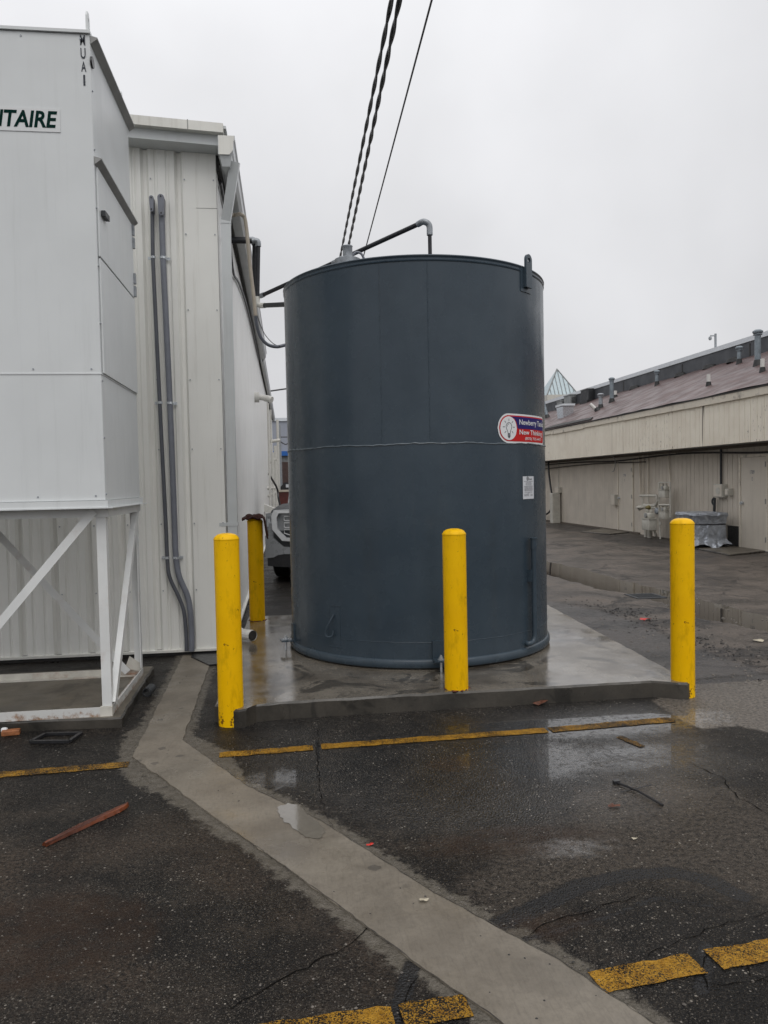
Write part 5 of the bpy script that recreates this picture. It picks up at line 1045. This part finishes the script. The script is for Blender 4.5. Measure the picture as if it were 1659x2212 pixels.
# gas meters
def gas_meter(px, py0, py1, w, label, X, posts=False):
    a = xp(*q6(px, py0), X); b = xp(*q6(px, py1), X); h_ = a.z-b.z; y = a.y; e = thing('gas_meter', (X, y, b.z), label, 'gas meter', 'gas meters on the wall')
    dpt = w*.55
    MB().box((X-dpt/2, y-w/2, b.z), (X+dpt/2, y+w/2, b.z+h_*.62), bev=w*.05).build('case', 'meter', e, True)
    MB().box((X-dpt*.55, y-w*.55, b.z+h_*.62), (X+dpt*.55, y+w*.55, b.z+h_*.68)).build('flange', 'meter', e)
    MB().box((X-dpt*.38, y-w*.42, b.z+h_*.68), (X+dpt*.38, y+w*.42, b.z+h_*.98), bev=w*.1).build('head', 'meter', e, True)
    MB().tube([(X-dpt*.38, y, b.z+h_*.84), (X-dpt*.5, y, b.z+h_*.84)], w*.15, 14).build('dial', 'soff', e)
    for s_ in (-1, 1): MB().tube([(X, y+s_*w*.28, b.z+h_*.95), (X, y+s_*w*.28, b.z+h_*1.18)], w*.07, 10).tube([(X, y+s_*w*.28, b.z+h_*1.03), (X, y+s_*w*.28, b.z+h_*1.1)], w*.11, 8).build('union', 'meter', e)
    for k in range(6):
        pass
    return e
gas_meter(858, 1385, 1505, .42, 'big beige gas meter low on posts beside the beige door', 9.35)
gas_meter(962, 1205, 1285, .3, 'upper small gas meter hung high on the beige wall', 9.55)
gas_meter(962, 1350, 1430, .3, 'lower small gas meter just above the right bollard', 9.55)
gp = thing('gas_manifold', (9.45, 18.7, 0), 'tangle of beige gas pipes and a brass regulator around the meters', 'pipes')
def gt_(pts, r, X=9.5, nm='pipe', m='meter'): MB().tube([xp(*q6(*p), X) for p in pts], r, 10).build(nm, m, gp, True)
gt_([(798, 1273), (908, 1273), (912, 1310), (905, 1330), (880, 1338)], .035); gt_([(812, 1275), (812, 1350)], .02); gt_([(850, 1275), (850, 1345)], .016)
gt_([(790, 1365), (830, 1340), (900, 1340)], .04); gt_([(820, 1330), (835, 1355), (905, 1355)], .03); gt_([(925, 1185), (925, 1440), (932, 1565)], .022); gt_([(922, 1185), (1000, 1182), (1000, 1420)], .022); gt_([(925, 1335), (1000, 1335)], .024)
gt_([(835, 1500), (835, 1555)], .05); gt_([(862, 1495), (862, 1558)], .065); gt_([(890, 1500), (905, 1545)], .03, 9.6)
p = xp(*q6(853, 1352), 9.45); MB().lathe([(0, .06), (.05, .05), (.075, .02), (.09, 0), (.075, -.02), (.05, -.05), (0, -.06)], p, 16).build('regulator', mt('brass', (.2, .16, .05), .5, .2), gp, True)
p = xp(*q6(800, 1352), 9.4); MB().lathe([(0, .06), (.06, .05), (.12, .012), (.12, -.012), (.06, -.05), (0, -.06)], p, 16).build('regulator', 'meter', gp, True)
p = xp(*q6(912, 1375), 9.5); MB().lathe([(0, .09), (.05, .07), (.07, .02), (.07, -.05), (.03, -.09), (0, -.09)], p, 14).build('regulator', 'galv', gp, True)
o = MB().tube([xp(*q6(932, 1448), 9.5), xp(*q6(932, 1470), 9.5)], .035, 8).build('valve', 'meter', gp, True)
# electric boxes, far post, cables
def ebox(x0, y0, x1, y1, label, down=None, up=None, X=9.72, d=.12, disc=False, pm='meter', r=.022, ur=.022, um='meter'):
    a = xp(*q6(x0, y0), X); b = xp(*q6(x1, y1), X); ya, yb = sorted((a.y, b.y)); e = thing('electric_box', (X, (ya+yb)/2, b.z), label, 'electric box', 'electric boxes on the beige wall')
    MB().box((X, ya, b.z), (WX-.001, yb, a.z), bev=.008).build('housing', 'meter', e); MB().box((X-.012, ya+.015, b.z+.02), (X-.0005, yb-.015, a.z-.02), bev=.004).build('cover', 'door', e)
    if disc: MB().tube([(X-.013, (ya+yb)/2-.03, (a.z+b.z)/2), (X-.02, (ya+yb)/2-.03, (a.z+b.z)/2)], .08, 20).build('disc', 'meter', e)
    if down: MB().tube([(WX-.05, (ya+yb)/2, b.z), (WX-.05, (ya+yb)/2, down)], r, 10).build('conduit', pm, e, True)
    if up: MB().tube([(WX-.05, (ya+yb)/2, a.z), (WX-.05, (ya+yb)/2, 2.25)], ur, 10).build('riser', um, e, True)
    return e
ebox(1290, 1195, 1350, 1285, 'square beige electric box on the wall above the tarp covered unit', None, True, disc=True, ur=.025, um='plast')
ebox(1368, 1225, 1391, 1272, 'small beige electric box on a pipe beside the door 1789', .0, None, pm='meter', r=.028)
ebox(597, 1265, 625, 1338, 'narrow beige electric box on a pipe left of the far door', .0, None, r=.03)
ebox(220, 1215, 245, 1255, 'small beige electric box at the far end near the black cable', .0, True, r=.05, ur=.014)
e_ = MB().box((9.5, xp(*q6(222, 1300), 9.6).y, 0), (9.8, xp(*q6(203, 1300), 9.6).y, xp(*q6(215, 1255), 9.6).z), bev=.02).build('utility_cabinet', 'meter'); setloc(e_, (9.65, 26, 0)); tag(e_, 'tall narrow beige cabinet against the wall near the black cable', 'cabinet')
X = 9.7
bc = MB().tube(smooth_path([xp(*q6(*p_), X) for p_ in ((176, 1035), (180, 1120), (190, 1200), (203, 1290), (200, 1345), (180, 1385), (140, 1408))], 6), .035, 10).build('black_cable', 'black', None, True); setloc(bc, (X, 25.5, 0)); tag(bc, 'thick black cable hanging down the beige wall beside the tank', 'cable')
dc = MB().tube(smooth_path([xp(*q6(*p_), X) for p_ in ((590, 1003), (620, 1015), (628, 1060), (618, 1105), (607, 1110))], 6), .012, 8).build('dangling_wire', 'soff', None, True); setloc(dc, (X, 22.4, 2)); tag(dc, 'short loose wire dangling from the eave left of the far door', 'wire')
ec = MB().tube(smooth_path([(WX-.06, 9, 2.12), (WX-.06, 12, 2.14), (WX-.06, 14.5, 2.06), (WX-.06, 18, 2.17), (WX-.06, 22, 2.1), (WX-.06, 26, 2.15), (WX-.06, 36, 2.1)], 8), .02, 8).tube(smooth_path([(WX-.08, 20, 2.02), (WX-.08, 24, 2.06), (WX-.08, 30, 1.98), (WX-.08, 36, 2.04)], 8), .014, 8).build('eave_wires', 'dark', None, True); setloc(ec, (WX-.06, 20, 2.1)); tag(ec, 'dark wires strung along the beige wall under the overhang', 'cable')
o = MB().tube(smooth_path([xp(*q6(*p_), 9.72) for p_ in ((1295, 1288), (1284, 1300), (1283, 1320), (1292, 1335))], 5), .02, 8).tube([xp(*q6(1300, 1288), 9.74), xp(*q6(1296, 1390), 9.74)], .03, 8).build('box_cable', 'plast', None, True); setloc(o, (9.72, 16.9, .9)); tag(o, 'black cable loop under the square electric box', 'cable')
# tarp-covered unit
tu = thing('covered_unit', (9.25, 16.25, 0), 'air conditioner wrapped in a crumpled silver tarp tied with black cord', 'covered unit')
def tarpmat():
    n = NT('silver_tarp'); a = n.noise(5, 5, .65, None, 1.0)
    return n.done(n.mix(n.mapr(a, .3, .7), (.26, .28, .31), (.42, .45, .5)), .33, .35, n.bump(n.math('ADD', n.noise(2.6, 3, .5, None, 2.2), n.math('MULTIPLY', n.vor(3.2, 'DISTANCE_TO_EDGE'), .5)), .8, .06))
MT['tarp'] = tarpmat()
mb = MB(); rr = random.Random(6); seg = 56; rows = []
W2, L2 = .34, .5
for j, (z, k) in enumerate(((.06, 1.16), (.10, 1.12), (.16, 1.03), (.22, .97), (.3, .98), (.38, .97), (.46, .98), (.535, .95), (.56, .985), (.64, 1.0), (.7, 1.03), (.755, 1.08), (.79, 1.04), (.795, .8), (.79, .4), (.785, .02))):
    row = []
    for i in range(seg):
        a = 2*math.pi*i/seg; c, s_ = math.cos(a), math.sin(a); q = 1/max(abs(c), abs(s_))**.86
        w_ = 1+(.02*math.sin(a*7+j*.35)+.012*math.sin(a*15-j*.5)+rr.uniform(-.004, .004))*(2.2 if j < 3 else .8)
        row.append((9.25+W2*k*c*q*w_, 16.25+L2*k*s_*q*w_, z+rr.uniform(-.004, .004)+(.05*math.sin(a*5) if j < 2 else 0)+(-.03*abs(math.sin(a*3)) if j == 11 else 0)))
    rows.append(row)
mb.add([v for r_ in rows for v in r_], [(j*seg+i, j*seg+(i+1) % seg, (j+1)*seg+(i+1) % seg, (j+1)*seg+i) for j in range(len(rows)-1) for i in range(seg)])
mb.build('tarp', 'tarp', tu, True, auto=30)
mb = MB(); ring = [rows[7][i % seg] for i in range(seg+1)]; c0 = Vector((9.25, 16.25, .54)); mb.tube([Vector(p_)+(Vector(p_)-c0).normalized()*.012 for p_ in ring], .01, 6); mb.build('cord', 'black', tu)
MB().box((8.95, 15.85, 0), (9.57, 16.65, .12)).build('unit_base', 'black', tu)
st = [g(*q6(1105, 1620)), g(*q6(1400, 1682)), g(*q6(1640, 1655)), Vector((WX-.0, g(*q6(1640, 1655)).y+.3, 0)), Vector((WX, 17.6, 0))]
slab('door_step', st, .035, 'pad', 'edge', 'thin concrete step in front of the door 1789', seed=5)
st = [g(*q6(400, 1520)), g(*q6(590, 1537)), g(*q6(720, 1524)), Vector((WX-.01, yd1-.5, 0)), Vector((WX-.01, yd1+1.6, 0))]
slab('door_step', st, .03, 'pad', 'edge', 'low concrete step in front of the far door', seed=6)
# roof furniture
def vent(px, pb, ptop, label, m='ventm', r=.055, capr=.1, lean=(0, 0), cap=True, boot=True):
    b = rp(*q6(px, pb)); d = b.y; hgt = (pb-ptop)/2.0739*K*d/F*1.02; r *= .82; capr *= .82; e = thing('roof_vent', b, label, 'roof vent', 'metal vents on the brown roof' if cap else 'white plastic pipes on the brown roof')
    t_ = b+Vector((lean[0], lean[1], hgt)); MB().tube([b-Vector((0, 0, .05)), t_], r, 14).build('pipe', m, e, True)
    if boot: MB().tube([b-Vector((0, 0, .06)), b+(t_-b)*min(.35, .12/hgt)], [r*1.7, r*1.15], 14).build('boot', 'tar', e, True)
    if cap: MB().lathe([(0, .06), (capr*.6, .05), (capr, .015), (capr, 0), (capr*.9, -.03), (capr*.5, -.032), (capr*.5, -.05), (capr*.85, -.052), (capr*.85, -.07), (r, -.075)], t_, 18).build('cap', m, e, True)
    return e
vent(1590, 390, 158, 'tallest metal vent on the roof, near the right edge', r=.085, capr=.145)
vent(1465, 380, 272, 'short metal vent just left of the tallest one', r=.065, capr=.12)
vent(910, 525, 434, 'lone short metal vent high on the middle of the roof', r=.065, capr=.12)
vent(605, 640, 482, 'tall slim metal vent beside the black roof unit', r=.085, capr=.13)
vent(530, 680, 590, 'short bright capped vent in front of the tall slim one', 'galv', r=.08, capr=.14)
vent(172, 745, 612, 'leaning metal vent next to the tank edge', r=.09, capr=.13, lean=(-.15, .25))
vent(1622, 435, 345, 'white pipe with black foot in front of the tallest vent', 'pvcw', .055, cap=False)
vent(1258, 530, 450, 'white pipe with black foot alone on the middle roof', 'pvcw', .055, cap=False)
vent(629, 606, 563, 'small white pipe behind the tall slim vent', 'pvcw', .07, cap=False)
vent(514, 695, 650, 'leaning white pipe left of the short capped vent', 'pvcw', .075, lean=(-.25, .1), cap=False)
for i, (px, py) in enumerate(((1272, 402), (1076, 458), (765, 541), (1437, 356))):
    b = rp(*q6(px, py)); o = MB().lathe([(0, .09), (.12, .085), (.2, .05), (.22, 0), (.24, -.06)], b, 18).build('roof_cap_vent', 'tar', None, True); setloc(o, b)
    tag(o, ('low black cap vent at the parapet foot, below the camera pole', 'low black cap vent at the parapet foot right of the lone short vent', 'low black cap vent at the parapet foot left of the lone short vent', 'low black cap vent beside the short vent near the right edge')[i], 'roof vent', 'low black vents along the parapet')
def unit(x0, x1, yb, yt, m, label, dep=.7, frame=True):
    b = rp(*q6((x0+x1)/2, yb)); d = b.y/ray(*q6((x0+x1)/2, yb)).y; w = (x1-x0)/2.0739*K*b.y/F; h_ = (yb-yt)/2.0739*K*b.y/F; e = thing('roof_unit', b, label, 'roof unit', 'air conditioning units on the roof')
    MB().box((b.x-w/2, b.y-.1, b.z), (b.x+w/2, b.y+dep, b.z+h_), bev=.015).build('case', m, e)
    if frame:
        MB().box((b.x-w/2-.02, b.y-.12, b.z+h_+.001), (b.x+w/2+.02, b.y+dep+.02, b.z+h_+.04)).build('lid', 'acg', e)
        gm_ = MB()
        for k in range(9): gm_.box((b.x-w/2+.05, b.y-.112, b.z+.06+k*(h_-.12)/9), (b.x+w/2-.05, b.y-.1005, b.z+.06+k*(h_-.12)/9+.012))
        gm_.build('grille', 'plast', e)
        MB().box((b.x-w/2-.05, b.y-.1, b.z-.25), (b.x+w/2, b.y+dep, b.z-.001)).build('stand', 'tar', e)
    return e
unit(436, 502, 628, 550, 'acb', 'black boxy roof unit against the parapet')
unit(318, 387, 655, 588, 'acg', 'grey boxy roof unit left of the black one')
unit(257, 300, 650, 603, 'acg', 'small rusty grey roof unit nearest the tank', .5)
b = rp(*q6(290, 735)); e = thing('exhaust_fan', b, 'galvanised exhaust fan with a flat lid near the roof edge', 'roof fan'); sc_ = b.y/F*K/2.0739
MB().add([(b.x+sx*sc_*34, b.y+sy*.3, b.z-.1) for sx, sy in ((-1, -1), (1, -1), (1, 1), (-1, 1))]+[(b.x+sx*sc_*40, b.y+sy*.35, b.z+sc_*62) for sx, sy in ((-1, -1), (1, -1), (1, 1), (-1, 1))], [(0, 1, 5, 4), (1, 2, 6, 5), (2, 3, 7, 6), (3, 0, 4, 7), (4, 5, 6, 7)]).build('housing', 'zinc', e)
MB().box((b.x-sc_*45, b.y-.4, b.z+sc_*66), (b.x+sc_*45, b.y+.4, b.z+sc_*80)).build('lid', 'cap', e)
b = Vector((PXX+.15, 0, 5.3)); pc = xp(*q6(1305, 275), PXX+.15); e = thing('camera_pole', (pc.x, pc.y, 5.2), 'small pole with a hanging camera standing on the parapet', 'camera pole')
MB().tube([(pc.x, pc.y, 5.1), (pc.x, pc.y, pc.z+.42)], .035, 8).tube([(pc.x, pc.y, pc.z+.36), (pc.x-.16, pc.y, pc.z+.36)], .02, 8).build('pole', 'galv', e); MB().lathe([(0, .06), (.035, .05), (.05, 0), (.035, -.045), (0, -.06)], (pc.x-.17, pc.y, pc.z+.28), 12).build('camera', 'galv', e, True)
# cupola tower beyond
tw = thing('tower_building', (18, 55, 0), 'distant tan tower with a pale blue pyramid metal roof right of the tank', 'building'); YT = 52; HT = 1.12
ap = yp(1201, 797, YT+HT); er = yp(1249, 852, YT); wz = yp(1230, 868, YT).z; HT = 1.12; xl = er.x-2*HT; apx = (xl+er.x)/2
ap = Vector((apx, YT+HT, ap.z))
MB().add([(xl, YT, er.z), (er.x, YT, er.z), (er.x, YT+2*HT, er.z), (xl, YT+2*HT, er.z), ap], [(0, 1, 4), (1, 2, 4), (2, 3, 4), (3, 0, 4)]).build('roof', 'towr', tw)
mb = MB()
for k in range(1, 8):
    x = xl+2*HT*k/8; f = 1-abs(x-apx)/HT; mb.bar((x, YT-.02, er.z+.02), (x+0*(apx-x), YT+HT*f-.02, er.z+(ap.z-er.z)*f+.02), .03, .05)
mb.bar((er.x, YT, er.z+.02), ap, .08, .06).bar((xl, YT, er.z+.02), ap, .08, .06); mb.build('roof_seams', 'acg', tw)
MB().box((xl-.02, YT-.02, er.z-.42), (er.x+.02, YT+2*HT+.02, er.z-.002)).build('eave_board', 'towt', tw)
MB().box((xl+.2, YT+.2, 0), (er.x-.25, YT+2*HT-.3, er.z-.422)).build('wall', 'toww', tw)
MB().box((er.x-.5, YT+.18, 0), (er.x-.24, YT+.199, er.z-.423)).build('corner_board', 'towt', tw)
wd = MB().box((apx-.6, YT+.17, er.z-2.2), (apx+.3, YT+.195, er.z-1.1)).build('window', 'towt', tw); MB().box((apx-.48, YT+.15, er.z-2.1), (apx+.18, YT+.169, er.z-1.2)).build('pane', 'glass', wd)
# ------------------------------------------------------------------ debris
def place(o, p): return setloc(o, p)
a, b = g(96, 1830), g(274, 1742); d = (b-a).normalized(); n_ = Vector((-d.y, d.x, 0)); L = (b-a).length
ws_ = MB(); rr = random.Random(2); st_pts = 26; vs = []
for k in range(st_pts+1):
    f = k/st_pts; w = (.013+.012*min(1, f*3)+rr.uniform(-.002, .002))*(1 if f < .9 else 1-(f-.9)*6); yo = .006*math.sin(f*5)+rr.uniform(-.0015, .0015); x = (f-.5)*L
    vs += [(x, yo-w, .004), (x, yo-w*.8, (.02)), (x, yo-w*.1, .025+rr.uniform(-.0015, .0015)), (x, yo+w*.7, .017), (x, yo+w, .004)]
ws_.add(vs, [(k*5+i, k*5+(i+1) % 5, (k+1)*5+(i+1) % 5, (k+1)*5+i) for k in range(st_pts) for i in range(5)]+[(0, 1, 2, 3, 4), tuple(st_pts*5+4-i for i in range(5))])
o = ws_.build('wood_stick', 'wood', None); o.location = a.lerp(b, .5); o.rotation_euler = (0, 0, math.atan2(d.y, d.x)); tag(o, 'wet reddish splintered wooden stick lying on the asphalt', 'stick')
# black square frame
q = [g(66, 1607), g(98, 1590), g(176, 1588), g(150, 1606)]; mb = MB(); 
for i in range(4): mb.bar(q[i]+Vector((0, 0, .014)), q[(i+1) % 4]+Vector((0, 0, .014)), .022, .016)
o = mb.build('rectangular_litter', 'black'); place(o, sum(q, Vector())/4); tag(o, 'black rectangular plastic frame lying beside the concrete pad', 'frame')
# drain pipe end by pad
p0_, p1_ = g(318, 1492, .05), g(326, 1470, .05); o = MB().lathe([(.028, -.0), (.034, 0), (.034, .12), (.028, .12), (.028, 0)], (0, 0, 0), 20).build('pipe_stub', 'plast', None, True)
o.location = g(317, 1496, .04); o.rotation_euler = (math.radians(-88), 0, math.radians(-8)); tag(o, 'short black pipe stub lying beside the concrete pad', 'pipe stub')
# scrap at left
p0_ = g(24, 1590); o = MB().box((p0_.x-.06, p0_.y, .0), (p0_.x+.05, p0_.y+.05, .035), bev=.006).build('brick_fragment', 'brick'); place(o, p0_); o.rotation_euler.z = .15; tag(o, 'broken orange brick fragment against the concrete pad', 'brick')
p0_ = g(8, 1588); o = MB().box((p0_.x-.02, p0_.y, .0), (p0_.x+.02, p0_.y+.03, .045), bev=.01).build('plastic_scrap', 'signw'); place(o, p0_); tag(o, 'small white scrap beside the orange brick fragment', 'scrap')
# wiper blade / black rods
wb = thing('wiper_blade', g(1380, 1720), 'black wiper blade lying on the wet asphalt right of centre', 'wiper blade')
MB().tube([g(1329, 1692)+Vector((0, 0, .008)), g(1380, 1716)+Vector((0, 0, .016)), g(1432, 1743)+Vector((0, 0, .008))], .006, 8).build('blade', 'black', wb); MB().tube([g(1340, 1713)+Vector((0, 0, .005)), g(1408, 1700)+Vector((0, 0, .012))], .0022, 6).build('rod', 'black', wb)
MB().box(tuple(g(1331, 1693)-Vector((.015, .012, 0))), tuple(g(1331, 1693)+Vector((.015, .012, .018)))).build('clip', 'black', wb)
# anchor-like leaves
def leaf(px, py, s_, label, m='leaf', seed=0, z=0.006):
    rr = random.Random(seed); c = g(px, py, z); n = 9; pts = []
    for k in range(n): a = 2*math.pi*k/n; r = s_*rr.uniform(.45, 1.1); pts.append(c+Vector((r*math.cos(a)*1.5, r*math.sin(a), rr.uniform(0, s_*.45))))
    mb = MB(); top_ = c+Vector((0, 0, s_*.4)); mb.add(pts+[top_], [(k, (k+1) % n, n) for k in range(n)]); o = mb.build('dead_leaf' if m == 'leaf' else 'litter', m); setloc(o, c); tag(o, label, 'leaf' if m == 'leaf' else 'litter'); return o
leaf(1170, 1519, .055, 'clump of dark brown leaves against the front edge of the slab', seed=1)
leaf(1325, 1742, .022, 'single brown leaf left of the wiper blade', seed=2)
leaf(1395, 1339, .05, 'dark red leaf litter on the alley left of the right bollard', 'red', 4)
leaf(800, 1825, .012, 'tiny bright red scrap on the asphalt beside the concrete strip', 'red', 5, .004)
leaf(1370, 1812, .012, 'pale yellowish pebble on the asphalt below the wiper blade', 'pale', 6, .004)
leaf(628, 1521, .012, 'small orange wood chip at the foot of the slab', 'brick', 7, .004)
leaf(918, 1945, .018, 'pale twisted scrap lying on the concrete strip', 'pale', 8, .012)
leaf(1659-20, 1385, .05, 'pale wood chip on the alley at the right edge', 'pale', 9, .004)
rub = MB(); rr = random.Random(31)
path_ = D((1250,1300),(1330,1318),(1385,1330),(1440,1358),(1500,1388),(1580,1410),(1659,1436),(1800,1480))
for _ in range(420):
    k = rr.randrange(len(path_)-1); c = path_[k].lerp(path_[k+1], rr.random())+Vector((rr.gauss(0, .16), rr.gauss(0, .2), 0)); q_ = rr.uniform(.004, .016)*(1.7 if rr.random() < .12 else 1)
    m_ = rr.randrange(5, 8); pts = [c+Vector((q_*rr.uniform(.6, 1.3)*math.cos(2*math.pi*i/m_), q_*rr.uniform(.6, 1.3)*math.sin(2*math.pi*i/m_), -.001)) for i in range(m_)]
    tp = [p+Vector((rr.uniform(-.3, .3)*q_, rr.uniform(-.3, .3)*q_, q_*rr.uniform(.3, .8))) for p in pts]; tp = [c.lerp(p, .65)+Vector((0, 0, p.z*.35)) for p in tp]
    rub.add(pts+tp, [(i, (i+1) % m_, (i+1) % m_+m_, i+m_) for i in range(m_)]+[tuple(range(m_, 2*m_))])
tag(rub.build('asphalt_rubble', mt('rubble', (.022, .019, .017), .55, var=.5, vs=30, bs=90, bst=.5)), 'dark broken asphalt crumbs along the edge by the long puddle', kind='stuff')
# loose pebbles and grit
pb = MB(); rr = random.Random(12)
def peb(c, s_):
    pts = [c+Vector((s_*math.cos(a)*rr.uniform(.7, 1.2), s_*math.sin(a)*rr.uniform(.7, 1.2), 0)) for a in (0, 1.05, 2.1, 3.15, 4.2, 5.25)]; t_ = c+Vector((rr.uniform(-.2, .2)*s_, 0, s_*rr.uniform(.5, .9)))
    pb.add(pts+[t_], [(k, (k+1) % 6, 6) for k in range(6)])
for _ in range(900):
    px, py = rr.uniform(0, 1659), rr.uniform(1500, 2212)**1.0; c = g(px, py, .001)
    if -.55 < c.x < 3 and 5.2 < c.y < 9 or (c.x < -1.1 and c.y > 5.2): continue
    peb(c, rr.uniform(.0015, .0045)*(1.6 if rr.random() < .08 else 1))
for _ in range(260):
    k = rr.randrange(len(strip_r)-1); a = strip_r[k].lerp(strip_r[k+1], rr.random())+Vector((rr.gauss(0, .025), rr.gauss(0, .025), .003)); peb(a, rr.uniform(.002, .005))
for _ in range(260):
    px, py = rr.uniform(1190, 1659), rr.uniform(1290, 1480); c = g(px, py, .001)
    if c.x < 3.1 and c.y < 9: continue
    peb(c, rr.uniform(.005, .018))
tag(pb.build('loose_grit', 'peb'), 'scattered pebbles and grit on the asphalt', kind='stuff')
pb = MB()
for _ in range(34):
    f = rr.random(); k = min(int(f*7), 7); a = strip_r[1:][min(k, len(strip_r)-2)].lerp(strip_l[1:][min(k+1, len(strip_l)-2)], rr.uniform(.1, .9)); peb(Vector((a.x+rr.uniform(-.2, .2), a.y+rr.uniform(-.15, .15), .006)), rr.uniform(.002, .006))
tag(pb.build('dark_crumbs', 'dark'), 'small dark crumbs scattered on the concrete strip', kind='stuff')
bpy.context.view_layer.update()
